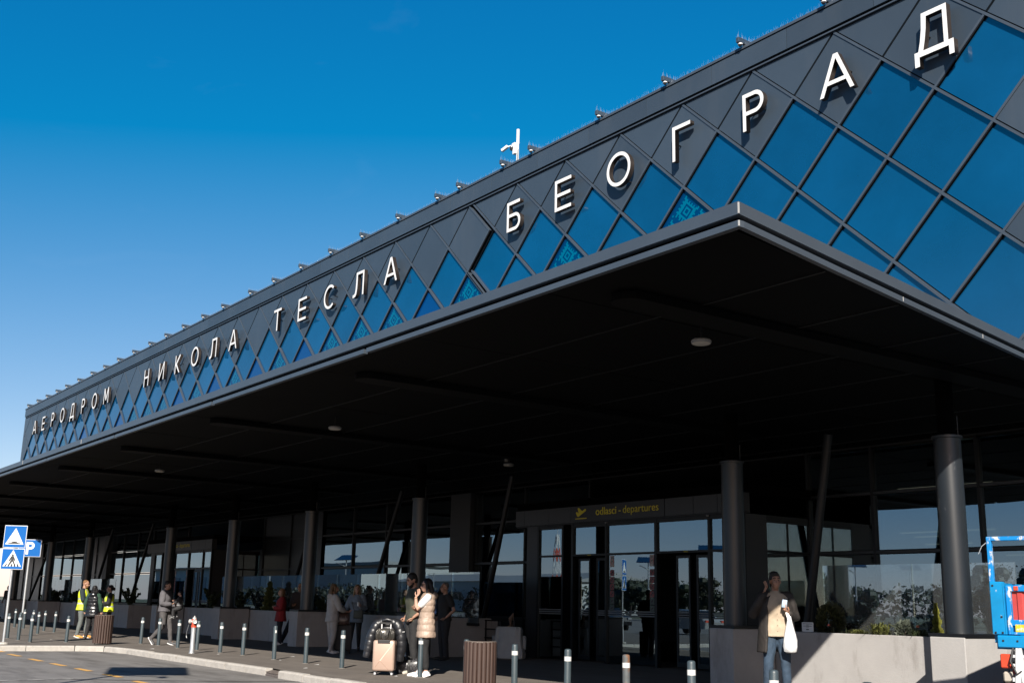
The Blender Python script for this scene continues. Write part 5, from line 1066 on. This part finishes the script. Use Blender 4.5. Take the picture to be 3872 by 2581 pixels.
def person(label, loc, face, J=None, h=1.75, skin=SKL, hair=('short',(0.02,0.015,0.012)), top=('tee',(0.1,0.1,0.1)), bottom=('trousers',(0.02,0.02,0.02)), shoes=(0.6,0.6,0.6), sole=(0.75,0.75,0.73), head=(0,0), build=1.0, seed=1, fem=False, curl=0.5, group=None, voxel=0.011):
    """face = world direction (x,y) the person faces; local +Y is forward, +X is the person's right"""
    rz=math.atan2(face[1],face[0])-PI/2
    t=thing('person',label,'person',(loc[0],loc[1],loc[2] if len(loc)>2 else 0),rz,group); k=h/1.75; t.scale=(k,k,k)
    D=dict(pelvis=(0,0,.96),waist=(0,0,1.10),chest=(0,.01,1.29),neck=(0,-.012,1.475),head=(0,.02,1.635),shR=(.178,-.01,1.425),elR=(.235,-.04,1.13),wrR=(.235,.06,.90),haR=(.225,.11,.82),hipR=(.088,0,.93),knR=(.10,.02,.51),anR=(.105,-.02,.085),toR=(.135,.15,.03))
    for q in ('sh','el','wr','ha','hip','kn','an','to'): a=D[q+'R']; D[q+'L']=(-a[0],a[1],a[2])
    D.update(J or {}); V={q:Vector(p) for q,p in D.items()}
    if fem: 
        for q in ('shR','shL'): V[q].x*=.9
    # ---------- body: one continuous skin surface
    mb=MB(); hc=V['head']; R_=Matrix.Rotation(math.radians(head[0]),3,'Z') @ Matrix.Rotation(math.radians(head[1]),3,'X')
    hp=lambda x,y,z: hc+R_ @ Vector((x,y,z))
    mb.ell(hp(0,-.008,.03),(.074,.094,.093),16,10,R_); mb.ell(hp(0,.028,-.042),(.056,.066,.068),14,8,R_); mb.ell(hp(0,.05,-.085),(.034,.034,.028),10,6,R_)
    mb.tube([hp(0,.085,.035),hp(0,.103,-.005),hp(0,.112,-.026),hp(0,.088,-.037)],[.009,.012,.0155,.009],8); mb.ell(hp(0,.078,.045),(.055,.02,.014),10,6,R_)
    for s_ in(-1,1): mb.ell(hp(.076*s_,-.008,0),(.011,.022,.032),8,6,R_); mb.ell(hp(.035*s_,.065,-.025),(.025,.025,.022),8,6,R_)
    mb.ell(hp(0,.088,-.060),(.026,.014,.007),8,6,R_); mb.ell(hp(0,.086,-.073),(.022,.013,.008),8,6,R_)
    mb.capsule([V['neck']+Vector((0,0,-.04)),hp(0,-.02,-.055)],[.058*(.88 if fem else 1),.052*(.88 if fem else 1)],14)
    def torso(mb,g,hem,flare=0.0,puff=0,lo=None):
        Z=[]; pel,wa,ch,ne=V['pelvis'],V['waist'],V['chest'],V['neck']
        pts=[pel,wa,ch,ne]; w_=[.165,.138 if fem else .155,.165 if fem else .182,.085]; d_=[.118,.10,.118,.062]
        n=28 if not puff else 54; rings=[]
        zs=[hem+(ne.z-.0-hem)*i/n for i in range(n+1)]
        for i,z in enumerate(zs):
            if z<=pel.z: c=pel.copy(); c.z=z; rx,ry=w_[0],d_[0]; f=(pel.z-z); rx+=flare*f; ry+=flare*f
            else:
                for a in range(3):
                    if pts[a].z<=z<=pts[a+1].z+1e-6: break
                u=(z-pts[a].z)/max(1e-5,pts[a+1].z-pts[a].z); u2=u*u*(3-2*u); c=pts[a].lerp(pts[a+1],u); rx=w_[a]+(w_[a+1]-w_[a])*(u2 if a<2 else u**2.6); ry=d_[a]+(d_[a+1]-d_[a])*(u2 if a<2 else u**1.8)
            rx*=build; ry*=build; gg=g
            if puff: gg=g+.013*abs(math.sin(PI*(z-hem)/puff))**.5-.005
            ex=.8; rings.append([c+Vector(((rx+gg)*math.copysign(abs(math.cos(a_))**ex,math.cos(a_)),(ry+gg)*math.copysign(abs(math.sin(a_))**ex,math.sin(a_)),0)) for a_ in [2*PI*q/32 for q in range(32)]])
        mb.rings(rings)
    torso(mb,0,.90)
    for S_ in 'RL':
        sh,el,wr,ha=V['sh'+S_],V['el'+S_],V['wr'+S_],V['ha'+S_]
        mb.capsule([sh,sh.lerp(el,.4),el,el.lerp(wr,.3),wr],[.052*build,.046*build,.038,.038,.026],12)
        hi,kn,an,to=V['hip'+S_],V['kn'+S_],V['an'+S_],V['to'+S_]
        mb.capsule([hi,hi.lerp(kn,.35),kn,kn.lerp(an,.3),an],[.088*build,.08*build,.053,.054,.035],14); mb.capsule([an,an.lerp(to,.55)+Vector((0,0,-.01)),to],[.034,.034,.024],10)
        d=(ha-wr).normalized(); mb.ell(wr.lerp(ha,.62),(.036,.016,.05),12,8,d.to_track_quat('Z','Y').to_matrix())
    body=fuse(mb,'body',skin,t,voxel if voxel<.012 else .011,2)
    # fingers joined into the same body mesh
    fb=MB()
    for S_ in 'RL':
        wr,ha=V['wr'+S_],V['ha'+S_]; q=(ha-wr).normalized().to_track_quat('Z','Y').to_matrix(); sx=1 if S_=='R' else -1
        p0=wr.lerp(ha,.95); kn_=curl
        for i,(o,l) in enumerate([(-.027,.062),(-.009,.073),(.009,.069),(.027,.054)]):
            b0=p0+q@Vector((o,0,-.01)); b1=b0+q@Vector((o*.15,.010+.02*kn_,l*.5)); b2=b1+q@Vector((0,.012+.03*kn_,l*.5*(1-.4*kn_))); fb.capsule([b0,b1,b2],[.0095,.0085,.0065],7)
        b0=wr.lerp(ha,.35)+q@Vector((.028*-sx,.004,0)); b1=b0+q@Vector((.026*-sx,.02,.028)); b2=b1+q@Vector((.004*-sx,.014,.03)); fb.capsule([b0,b1,b2],[.012,.0105,.008],7)
    bm=bmesh.new(); bm.from_mesh(body.data); tmp=fb.mesh('f_tmp',skin,True); bm.from_mesh(tmp); bm.to_mesh(body.data); bm.free(); bpy.data.meshes.remove(tmp)
    # eyes and brows
    eb=MB(); bb=MB()
    for s_ in(-1,1): eb.ell(hp(.031*s_,.087,.016),(.010,.006,.0045),8,6,R_); bb.tube([hp(.012*s_,.099,.040),hp(.033*s_,.096,.046),hp(.052*s_,.082,.040)],[.005,.006,.004],6)
    eb.build('eyes',mat('eye_dark',(0.03,0.025,0.022),.2),t,True); hm=mat('hair_'+hair[0]+str(int(hair[1][0]*1e4)),hair[1],.6,spec=.25,var=.35,vscale=14,stretch=(3,3,.4)); bb.build('eyebrows',hm if hair[1][0]<.2 else mat('brow_brown',(0.12,0.07,0.04),.6),t,True)
    # ---------- hair
    hb=MB(); ht=hair[0]
    if ht=='buzz': hb.ell(hp(0,-.020,.045),(.077,.088,.085),16,10,R_)
    else:
        hb.ell(hp(0,-.022,.05),(.083,.097,.092),16,10,R_); hb.ell(hp(0,-.05,0),(.078,.066,.085),14,8,R_)
        if ht in('long','blond_long'):
            for x in (-.055,-.02,.02,.055): hb.capsule([hp(x,-.075,.02),hp(x*1.25,-.095,-.10),hp(x*1.3,-.085,-.27),hp(x*1.1,-.08,-.36)],[.04,.045,.04,.02],8)
            for x in (-.07,.07): hb.capsule([hp(x,.0,.05),hp(x*1.12,.0,-.06),hp(x*1.2,.0 if ht=='long' else .03,-.2),hp(x*1.15,.02 if ht=='long' else .055,-.33 if ht!='long' else -.26)],[.026,.026,.024,.012],8)
        if ht=='bob':
            for x in (-.07,-.035,0,.035,.07): hb.capsule([hp(x,-.06+abs(x)*.6,.02),hp(x*1.15,-.07+abs(x)*.75,-.09),hp(x*1.1,-.06+abs(x)*.7,-.14)],[.04,.042,.03],8)
        if ht=='tail': hb.ell(hp(0,-.135,.0),(.042,.05,.06),10,8,R_)
        if ht=='thick': hb.ell(hp(0.01,.035,.105),(.058,.055,.03),12,8,R_); hb.ell(hp(0.01,-.02,.115),(.068,.075,.04),12,8,R_)
    fuse(hb,'hair',hm,t,.010,1,-.006,26,seed,stretch=(1,1,.35))
    if hair[-1]=='beard':
        hb=MB(); hb.ell(hp(0,.045,-.078),(.052,.05,.045),12,8,R_); hb.ell(hp(0,.02,-.05),(.064,.05,.045),12,8,R_); fuse(hb,'beard',hm,t,.010,1,-.004,30,seed)
    # ---------- top
    def sleeves(mb,g,frac,loose=1.0,puff=False):
        for S_ in 'RL':
            sh,el,wr=V['sh'+S_],V['el'+S_],V['wr'+S_]; mb.capsule([V['neck']+Vector((0,0,-.035)),sh+Vector((0,0,.004))],[.05+g*.6,.056*build+g],12)
            if frac<=.5:
                e=sh.lerp(el,frac*2); mb.capsule([sh.lerp(V['chest'],.18),sh,e],[.06*build+g,.057*build+g,(.05*build+g)*loose],14)
            else:
                e=el.lerp(wr,(frac-.5)*2); mb.capsule([sh.lerp(V['chest'],.18),sh,sh.lerp(el,.45),el,el.lerp(e,.5),e],[.06*build+g,.057*build+g,(.05*build+g)*loose,(.043+g)*loose,(.04+g)*loose,(.031+g)],14)
    kind,tc=top[0],top[1]; opt=top[2] if len(top)>2 else {}
    hem=opt.get('hem',.90); 
    if kind in('tee','sweater','hoodie','jacket','shirt'):
        g={'tee':.012,'shirt':.014,'sweater':.024,'hoodie':.026,'jacket':.032}[kind]; mb=MB(); torso(mb,g,hem,opt.get('flare',.15)); sleeves(mb,g*.8,opt.get('sleeve',{'tee':.24}.get(kind,.95)),1.12)
        if kind in('hoodie',) or opt.get('hood'):
            mb.ell(V['neck']+Vector((0,-.075,-.03)),(.115,.075,.075),14,8); mb.tube([V['neck']+Vector((.08*math.cos(a),.075*math.sin(a)-.01,-.005)) for a in [PI*q/8 for q in range(9)]],.028,8)
        if kind in('jacket','shirt'): mb.lathe([(.075,-.02),(.078,.025),(.062,.03)],tuple(V['neck']),16)
        zb=opt.get('bands')
        fuse(mb,opt.get('name',kind),cloth(str(seed),tc,opt.get('rough',.85)),t,voxel,2,.007 if kind!='tee' else .005,7,seed)
    if opt.get('vest'):
        vm,puff,vh=opt['vest']; mb=MB(); torso(mb,.040,vh,opt.get('vflare',.10),puff)
        for S_ in 'RL': mb.capsule([V['sh'+S_].lerp(V['chest'],.30)+Vector((0,0,.005)),V['sh'+S_].lerp(V['neck'],.12)],[.085*build,.07*build],14)
        if opt.get('vhood'): mb.ell(V['neck']+Vector((0,-.095,-.02)),(.13,.085,.085),14,8); mb.tube([V['neck']+Vector((.10*math.cos(a),.09*math.sin(a)-.02,.0)) for a in [PI*q/8 for q in range(-1,10)]],.034,8)
        def pt(c):
            if not opt.get('hv'): return 0
            z=c.z; 
            return 1 if (1.02<z<1.065 or 1.16<z<1.205 or (z>1.205 and .085<abs(c.x)<.125 and z<1.5)) else 0
        fuse(mb,'vest',[vm,mat('hi_vis_tape',(0.42,0.43,0.44),.3)],t,voxel,1 if puff else 2,-.007 if puff else .006,17 if puff else 6,seed,pt)
    if kind=='coat':   # open coat: thick shell with a front opening
        mb=MB(); cm=cloth(str(seed),tc,.75); rings=[]; n=26; N=20
        zs=[opt['hem']+(V['neck'].z-.02-opt['hem'])*i/N for i in range(N+1)]
        for z in zs:
            u=max(0,min(1,(z-.95)/.5)); sw=.25-.02*u+(0.10*max(0,.95-z)); sd=.20-.01*u+.10*max(0,.95-z)
            if z>1.3: f=(z-1.3)/.16; sw-=.12*min(1,f)**2; sd-=.08*min(1,f)**2
            c=V['pelvis'].lerp(V['neck'],max(0,min(1,(z-.95)/.5))); op=opt.get('open',.62)+.15*max(0,1.0-z); a0=PI/2+op; a1=PI/2+2*PI-op
            ring=[Vector((c.x+sw*math.cos(a),c.y+sd*math.sin(a),z)) for a in [a0+(a1-a0)*q/n for q in range(n+1)]]+[Vector((c.x+(sw-.03)*math.cos(a),c.y+(sd-.03)*math.sin(a),z)) for a in [a1-(a1-a0)*q/n for q in range(n+1)]]
            rings.append(ring)
        mb.rings(rings); sleeves(mb,.020,.95,1.05); mb.tube([V['neck']+Vector((.085*math.cos(a),.08*math.sin(a)-.01,-.0)) for a in [PI*q/10 for q in range(-7,8)]] if False else [V['neck']+Vector((.09*math.cos(a),.08*math.sin(a)-.015,.0)) for a in [PI*(1.0+q/10) for q in range(-2,13)]],.03,8)
        fuse(mb,'coat',cm,t,.011,2,.009,6,seed)
        mb=MB(); torso(mb,.022,.875,.12); mb.lathe([(.072,-.02),(.08,.02),(.064,.03)],tuple(V['neck']),16); sleeves(mb,.008,.3); fuse(mb,'shirt',cloth('shirt_'+str(seed),opt['shirt'],.85),t,.011,2,.006,8,seed+3)
        mb=MB()
        for z in (.95,1.03,1.11,1.19,1.27,1.35): mb.ell((V['pelvis'].x+.0,V['chest'].y+.136*build if z<1.33 else V['chest'].y+.115,z),(.006,.004,.006),8,5)
        mb.build('shirt_buttons',mat('button',(0.25,0.2,0.15),.4),t,True)
    # ---------- bottom
    bk=bottom[0]; bo=bottom[2] if len(bottom)>2 else {}; mb=MB(); g={'trousers':.017,'jeans':.014,'leggings':.006,'sweatpants':.026}[bk]
    pel=V['pelvis']; mb.rings([[pel+Vector(((rx*build+g)*math.cos(a),(ry*build+g)*math.sin(a),z)) for a in [2*PI*q/28 for q in range(28)]] for z,rx,ry in((-.10,.10,.09),(-.07,.15,.115),(0,.163,.117),(.07,.148,.106),(.09,.14,.10))])
    end=bo.get('end',1.0)
    for S_ in 'RL':
        hi,kn,an=V['hip'+S_],V['kn'+S_],V['an'+S_]; e=kn.lerp(an,end); lo={'trousers':.058,'jeans':.05,'leggings':.036,'sweatpants':.05}[bk]
        mb.capsule([hi,hi.lerp(kn,.35),kn,kn.lerp(e,.5),e],[.095*build+g*.6,.086*build+g*.6,.06+g*.6,.052+g*.8,lo],14)
    fuse(mb,bo.get('name',bk),cloth('b_'+str(seed),bottom[1],.85,var=bo.get('var',.15),vs=bo.get('vs',7)),t,voxel,2,.006 if bk!='leggings' else .002,9,seed+9)
    # ---------- shoes
    for S_ in 'RL':
        an,to=V['an'+S_],V['to'+S_]; d=(to-an); d.normalize(); he=an-d*.035+Vector((0,0,-.035)); mb=MB()
        mb.capsule([he+Vector((0,0,.005)),an.lerp(to,.45)+Vector((0,0,-.018)),to+d*.02],[.040,.044,.033],12); mb.capsule([an+Vector((0,0,.01)),an+d*.03+Vector((0,0,-.02))],[.043,.045],12)
        up=Vector((0,0,1)) if abs(d.z)<.6 else Vector((0,1,0)); so=MB(); side=d.cross(up).normalized(); nn=side.cross(d).normalized()
        pl=[(-.075,.0),(-.06,.034),(.03,.034),(.12,.042),(.185,.036),(.212,.0),(.185,-.036),(.12,-.042),(.03,-.034),(-.06,-.034)]
        base=an-nn*(.068 if d.z>-.75 else .05); a_=[base+d*u+side*v for u,v in pl]; b_=[p+nn*.026 for p in a_]; so.rings([a_,b_])
        sh=fuse(mb,'shoe',cloth('sh_'+str(seed),shoes,.6),t,.009,2); so.build('sole',mat('sole_%d'%int(sole[0]*1000+sole[2]*10),sole,.6),sh)
    t['_h']=h; del t['_h']
    return t,V,hp
def add(t,name,mm,fn,smooth=True,auto=50):
    mb=MB(); fn(mb); return mb.build(name,mm,t,auto=auto if smooth else None)
def item(t,name,label,cat,mm,fn,auto=50):      # something a person carries: top-level, at the person's place
    mb=MB(); fn(mb); o=mb.build(name,mm,None,auto=auto); o.matrix_world=Matrix.LocRotScale(t.location,t.rotation_euler,t.scale); return tag(o,label,cat)
IMR=(0.589,0.808); CAMD=(0.81,-0.586)
def fdir(r,c): return (IMR[0]*r+CAMD[0]*c, IMR[1]*r+CAMD[1]*c)   # r = towards image right, c = towards camera
# --- A: man on the phone
t,V,hp=person('man in an open dark coat talking on the phone, white bag in hand',(-11.92,13.70),fdir(-.12,1),dict(elR=(.33,.02,1.17),wrR=(.19,.12,1.46),haR=(.125,.10,1.57),elL=(-.27,-.03,1.13),wrL=(-.15,.23,1.20),haL=(-.085,.27,1.25),hipR=(.09,0,.93),anR=(.15,-.02,.085),knR=(.125,.03,.51),toR=(.20,.14,.03),anL=(-.13,0,.085),knL=(-.11,.03,.51),toL=(-.17,.17,.03)),1.87,SKM,('thick',(0.028,0.024,0.022)),('coat',(0.020,0.0155,0.0135),dict(hem=.66,shirt=(0.50,0.40,0.29),open=.62)),('jeans',(0.032,0.060,0.10),dict(var=.45,vs=5)),(0.05,0.04,0.03),(0.05,0.05,0.05),(8,4),1.04,1,curl=.8,voxel=.010)
item(t,'phone','dark phone held to the ear of the man in the open coat','phone',TK,lambda mb: mb.rbox((.105,.085,1.615),(.012,.07,.14),.004,1,Matrix.Rotation(.35,3,'X')))
item(t,'passport','pale blue document in the raised hand of the man on the phone','document',mat('doc_blue',(0.45,0.58,0.72),.5),lambda mb: mb.rbox((-.09,.285,1.33),(.07,.008,.11),.003,1,Matrix.Rotation(-.15,3,'Y')))
BAGW=mat('plastic_bag',(0.80,0.81,0.82),.35,var=.12,vscale=14,bump=.6,bscale=18)
def pbag(mb):
    rings=[]
    for z,w_,d in [(0.66,.05,.04),(.68,.085,.065),(.75,.10,.075),(.84,.095,.07),(.92,.075,.055),(1.0,.055,.04),(1.08,.038,.028),(1.16,.02,.016)]:
        rings.append([Vector((-.155+w_*math.cos(a)*(1+.06*math.sin(5*a+z*20)),.27+d*math.sin(a)*(1+.10*math.cos(4*a+z*9)),z)) for a in [2*PI*q/28 for q in range(28)]])
    mb.rings(rings)
    mb.tube([(-.165,.27,1.1),(-.15,.26,1.17),(-.125,.25,1.21)],[.014,.010,.008],6); mb.tube([(-.14,.28,1.1),(-.12,.27,1.17),(-.11,.26,1.21)],[.014,.010,.008],6)
item(t,'plastic_bag','white plastic carrier bag hanging from the hand of the man on the phone','bag',BAGW,pbag)
# --- B: man of the couple (olive tee, hands in pockets, looking down)
person('bearded man in an olive tee and black jeans, hands in pockets, looking down',(-19.10,11.58),fdir(-.9,.45),dict(elR=(.30,-.10,1.13),wrR=(.20,.07,.98),haR=(.165,.10,.91),elL=(-.30,-.10,1.13),wrL=(-.20,.07,.98),haL=(-.165,.10,.91),head=(0,.05,1.62),toL=(-.14,.17,.03)),1.87,SKM,('short',(0.012,0.010,0.009),'beard'),('tee',(0.055,0.058,0.040),dict(hem=.90)),('jeans',(0.016,0.016,0.018)),(0.6,0.55,0.47),(0.7,0.68,0.62),(5,-22),1.0,2,curl=.7)
# --- C: woman in the beige vest
t,V,hp=person('woman in a long beige quilted vest and white tee, sunglasses, hand raised to her chin',(-18.19,11.32),fdir(-1,.12),dict(elL=(-.20,.20,1.20),wrL=(-.12,.22,1.42),haL=(-.07,.16,1.50),elR=(.22,.10,1.16),wrR=(.0,.23,1.20),haR=(-.08,.22,1.22),anR=(.09,.10,.085),toR=(.11,.27,.03),knR=(.09,.06,.5)),1.74,SKL,('long',(0.010,0.008,0.008)),('tee',(0.80,0.80,0.80),dict(sleeve=.30,vest=(mat('vest_beige',(0.40,0.30,0.235),.5,var=.08,vscale=6,bump=.25,bscale=40),.115,.70),vflare=.10,vhood=True)),('trousers',(0.010,0.010,0.011),dict(end=.78)),(0.82,0.82,0.82),(0.82,0.82,0.80),(0,-3),.98,3,True,curl=.7)
add(t,'sunglasses',mat('lens_black',(0.008,0.008,0.008),.12),lambda mb:(mb.ell(hp(-.033,.098,.018),(.028,.010,.023)),mb.ell(hp(.033,.098,.018),(.028,.010,.023)),mb.tube([hp(-.058,.09,.022),hp(-.08,0,.02)],.004,5),mb.tube([hp(.058,.09,.022),hp(.08,0,.02)],.004,5)))
add(t,'bracelet',mat('gold',(0.7,0.45,0.12),.3,.8),lambda mb: mb.tube([V['wrL']+Vector((.034*math.cos(a),.034*math.sin(a),-.02)) for a in [2*PI*q/10 for q in range(11)]],.005,5))
# --- D: man with glasses and black tee
t,V,hp=person('grey haired man with glasses in a black tee standing behind the couple, hand in pocket',(-23.42,15.08),fdir(-.85,.5),dict(elR=(.30,-.08,1.13),wrR=(.19,.07,.97),haR=(.16,.11,.90),elL=(-.30,-.09,1.13),wrL=(-.20,.06,.97),haL=(-.15,.11,.91)),1.80,SKM,('buzz',(0.16,0.15,0.14)),('tee',(0.012,0.012,0.013),dict(hem=.9,sleeve=.3)),('trousers',(0.014,0.014,0.017)),(0.02,0.02,0.02),(0.03,0.03,0.03),(0,0),1.08,4,curl=.6)
add(t,'glasses',TK,lambda mb:[mb.tube([hp(.033*s_+.024*math.cos(a),.098,.018+.018*math.sin(a)) for a in [2*PI*q/10 for q in range(11)]],.003,5) for s_ in(-1,1)]+[mb.tube([hp(.057*s_,.096,.022),hp(.08*s_,0,.02)],.003,5) for s_ in(-1,1)])
# --- E: woman in grey with suitcase, seen from behind
t,V,hp=person('woman in a pale grey hooded top and sweatpants seen from behind, holding a suitcase handle',(-27.05,13.95),fdir(.75,-.5),dict(elR=(.24,.10,1.12),wrR=(.20,.32,1.06),haR=(.18,.40,1.05),elL=(-.235,.02,1.12),wrL=(-.16,.18,1.0),haL=(-.12,.24,.98),anL=(-.11,.10,.085),toL=(-.13,.27,.03),anR=(.1,-.06,.085),toR=(.12,.1,.03)),1.74,SKL,('blond_long',(0.16,0.10,0.055)),('hoodie',(0.46,0.44,0.42),dict(hem=.80,sleeve=.80,flare=.12)),('sweatpants',(0.48,0.45,0.42)),(0.75,0.78,0.8),(0.8,0.8,0.8),(-12,0),1.0,5,True,curl=.8)
# --- F: woman in blue grey hoodie facing the camera with a cup
t,V,hp=person('long haired woman in a blue grey hoodie holding a paper cup',(-28.35,15.35),fdir(-.1,1),dict(elR=(.27,-.01,1.14),wrR=(.33,.10,.95),haR=(.33,.14,.87),elL=(-.24,-.02,1.13),wrL=(-.15,.20,1.18),haL=(-.12,.26,1.21),anR=(.14,0,.085),toR=(.17,.15,.03)),1.76,SKL,('blond_long',(0.26,0.17,0.085)),('hoodie',(0.20,0.245,0.30),dict(hem=.76,flare=.05)),('leggings',(0.012,0.012,0.013)),(0.02,0.02,0.02),(0.03,0.03,0.03),(10,0),1.0,6,True,curl=.9)
o=text('print','STUDIOS',0.07,SIGNK,t,(.13,.158,1.24),(PI/2,0,PI),0.003)
item(t,'paper_cup','white paper cup in the hand of the woman in the blue grey hoodie','cup',WHITE,lambda mb: mb.lathe([(.028,0),(.036,.09),(.04,.095),(.036,.105)],(-.11,.29,1.19),14))
item(t,'shoulder_bag','small olive shoulder bag worn across the blue grey hoodie','bag',mat('olive_bag',(0.075,0.08,0.06),.6),lambda mb:(mb.rbox((-.10,.19,.97),(.26,.07,.21),.02,2),mb.tube([(.02,.155,1.06),(.10,.15,1.3),(.13,.05,1.44)],.008,6),mb.tube([(-.2,.16,1.06),(-.10,.165,1.3),(-.02,.1,1.44)],.006,6)))
# --- G: woman in red coat
person('short haired woman in a dark red coat with folded arms in front of the planter',(-32.35,14.95),fdir(-.95,.25),dict(elL=(-.25,.03,1.13),wrL=(-.05,.22,1.15),haL=(.03,.23,1.17),elR=(.25,.04,1.13),wrR=(.06,.20,1.12),haR=(-.03,.22,1.13)),1.64,SKL,('bob',(0.22,0.12,0.06)),('jacket',(0.27,0.012,0.016),dict(hem=.74,flare=.14,name='coat')),('trousers',(0.012,0.013,0.022)),(0.72,0.76,0.8),(0.75,0.78,0.8),(0,0),1.06,7,True)
# --- H: man behind her
t,V,hp=person('man in dark clothes leaning behind the woman in the red coat, with a pale bag',(-32.35,15.55),fdir(-.35,1),dict(elR=(.25,.02,1.13),wrR=(.12,.2,1.1),haR=(.04,.22,1.12),anR=(.45,.16,.085),knR=(.26,.12,.52),toR=(.52,.30,.03),anL=(-.05,.02,.085)),1.82,SKM,('buzz',(0.06,0.05,0.045)),('jacket',(0.035,0.022,0.018)),('trousers',(0.012,0.014,0.022)),(0.03,0.035,0.06),(0.5,0.55,0.6),(6,0),1.08,8)
item(t,'white_bag','pale cloth bag hanging at the side of the man behind the red coat','bag',mat('bag_cloth',(0.5,0.48,0.45),.8,var=.12,vscale=8,bump=.3,bscale=20),lambda mb:(mb.rbox((-.24,.1,.90),(.12,.30,.34),.05,3),mb.tube([(-.24,0,1.05),(-.22,.0,1.3),(-.2,.02,1.45),(-.22,.12,1.3),(-.24,.2,1.05)],.01,6)))
# --- I: walking man carrying a child
t,V,hp=person('man in a grey jacket walking with a child on his arm, one heel raised',(-32.55,11.45),fdir(.95,.15),dict(anL=(-.10,.20,.085),knL=(-.10,.14,.51),toL=(-.11,.37,.03),hipL=(-.09,.02,.93),anR=(.10,-.30,.17),knR=(.10,.03,.52),toR=(.105,-.20,.035),elR=(.25,.02,1.13),wrR=(.16,.24,1.12),haR=(.08,.30,1.14),elL=(-.25,.03,1.13),wrL=(-.14,.25,1.08),haL=(-.06,.30,1.09)),1.76,SKM,('short',(0.02,0.017,0.015)),('jacket',(0.105,0.10,0.11),dict(hem=.92)),('jeans',(0.085,0.08,0.082),dict(var=.35,vs=5)),(0.06,0.06,0.065),(0.8,0.8,0.8),(-5,-6),1.12,9)
CH=dict(pelvis=(0,0,.96),hipR=(.09,.02,.93),knR=(.18,.26,.85),anR=(.19,.24,.55),toR=(.2,.36,.5),hipL=(-.09,.02,.93),knL=(-.18,.26,.85),anL=(-.19,.24,.55),toL=(-.2,.36,.5),elR=(.22,.14,1.2),wrR=(.12,.3,1.25),haR=(.06,.33,1.3),elL=(-.22,.14,1.2),wrL=(-.12,.3,1.25),haL=(-.06,.33,1.3),head=(0,.03,1.66))
fx,fy=fdir(.95,.15); L0=math.hypot(fx,fy); fx/=L0; fy/=L0
t,V,hp=person('child in a dark striped top carried on the arm of the walking man',(-32.55+fx*.44,11.45+fy*.44,.50),(-fx,-fy),CH,.98,SKL,('short',(0.012,0.010,0.009)),('sweater',(0.02,0.02,0.022),dict(hem=.92)),('trousers',(0.02,0.02,0.022)),(0.1,0.1,0.1),(0.3,0.3,0.3),(20,0),1.05,10,voxel=.016)
add(t,'stripe',mat('stripe_grey',(0.35,0.35,0.36),.8),lambda mb:[mb.rings([[Vector(((.205+d)*math.cos(a),(.148+d)*math.sin(a)+.005,z)) for a in [2*PI*q/24 for q in range(24)]] for z,d in((zz,0),(zz,.004),(zz+.03,.004),(zz+.03,0))]) for zz in(1.06,1.13,1.2,1.27)],False)
# --- J, K, L: three workers
HV=mat('hi_vis_yellow',(0.66,0.78,0.02),.6,var=.06,vscale=6)
person('bearded man in a yellow hi vis vest, grey trousers and orange shoes',(-38.15,10.72),fdir(.9,-.1),dict(elL=(-.25,.06,1.14),wrL=(-.08,.22,1.14),haL=(0,.25,1.16),elR=(.25,.06,1.14),wrR=(.08,.22,1.12),haR=(0,.24,1.13),head=(0,.035,1.63),anL=(-.10,.16,.085),toL=(-.11,.33,.03),knL=(-.1,.1,.51),anR=(.12,-.06,.085),toR=(.15,.11,.03)),1.80,SKM,('buzz',(0.22,0.11,0.05),'beard'),('sweater',(0.010,0.022,0.030),dict(vest=(HV,0,.84),hv=1,vflare=.22)),('jeans',(0.135,0.150,0.145),dict(var=.2)),(0.72,0.30,0.05),(0.8,0.78,0.74),(0,-10),1.02,11)
person('woman from behind in a glossy black quilted vest with dark green sleeves',(-37.35,10.82),fdir(.05,-1),dict(elR=(.27,-.03,1.13),wrR=(.28,.03,.90),haR=(.28,.06,.81),elL=(-.27,-.03,1.13),wrL=(-.28,.03,.90),haL=(-.28,.06,.81),anL=(-.15,0,.085),toL=(-.2,.14,.03)),1.62,SKL,('bob',(0.012,0.011,0.012)),('sweater',(0.012,0.05,0.028),dict(vest=(mat('black_gloss_quilt',(0.012,0.013,0.016),.27,var=.15,vscale=12),.115,.72),vhood=True)),('trousers',(0.014,0.013,0.014)),(0.02,0.02,0.02),(0.03,0.03,0.03),(0,0),1.06,12,True)
person('dark haired woman in a yellow hi vis vest with her fist raised',(-38.55,11.68),fdir(-.9,.35),dict(elR=(.22,.16,1.18),wrR=(.14,.33,1.30),haR=(.13,.37,1.38),elL=(-.25,.06,1.13),wrL=(-.06,.22,1.12),haL=(.02,.24,1.13)),1.66,SKL,('tail',(0.02,0.013,0.010)),('sweater',(0.010,0.010,0.011),dict(vest=(HV,0,.86),hv=1,vflare=.15)),('trousers',(0.03,0.028,0.026)),(0.1,0.095,0.09),(0.2,0.2,0.2),(0,0),1.05,13,True,curl=1.0)
# --- M, N: two figures at the left edge
person('figure in dark brown clothes at the left edge of the picture, behind the sign pole',(-70.6,15.6),fdir(-.3,1),None,1.78,SKM,('short',(0.05,0.03,0.02)),('jacket',(0.03,0.024,0.02)),('trousers',(0.015,0.015,0.018)),(0.03,0.03,0.03),(0.05,0.05,0.05),(0,0),1.05,14,voxel=.02)
person('figure in dark blue clothes at the very left edge of the picture',(-71.6,15.1),fdir(.4,1),None,1.62,SKL,('bob',(0.05,0.03,0.02)),('jacket',(0.02,0.022,0.03)),('trousers',(0.015,0.015,0.018)),(0.03,0.03,0.03),(0.05,0.05,0.05),(0,0),1.0,15,True,voxel=.02)

bpy.data.scenes.remove(FS)
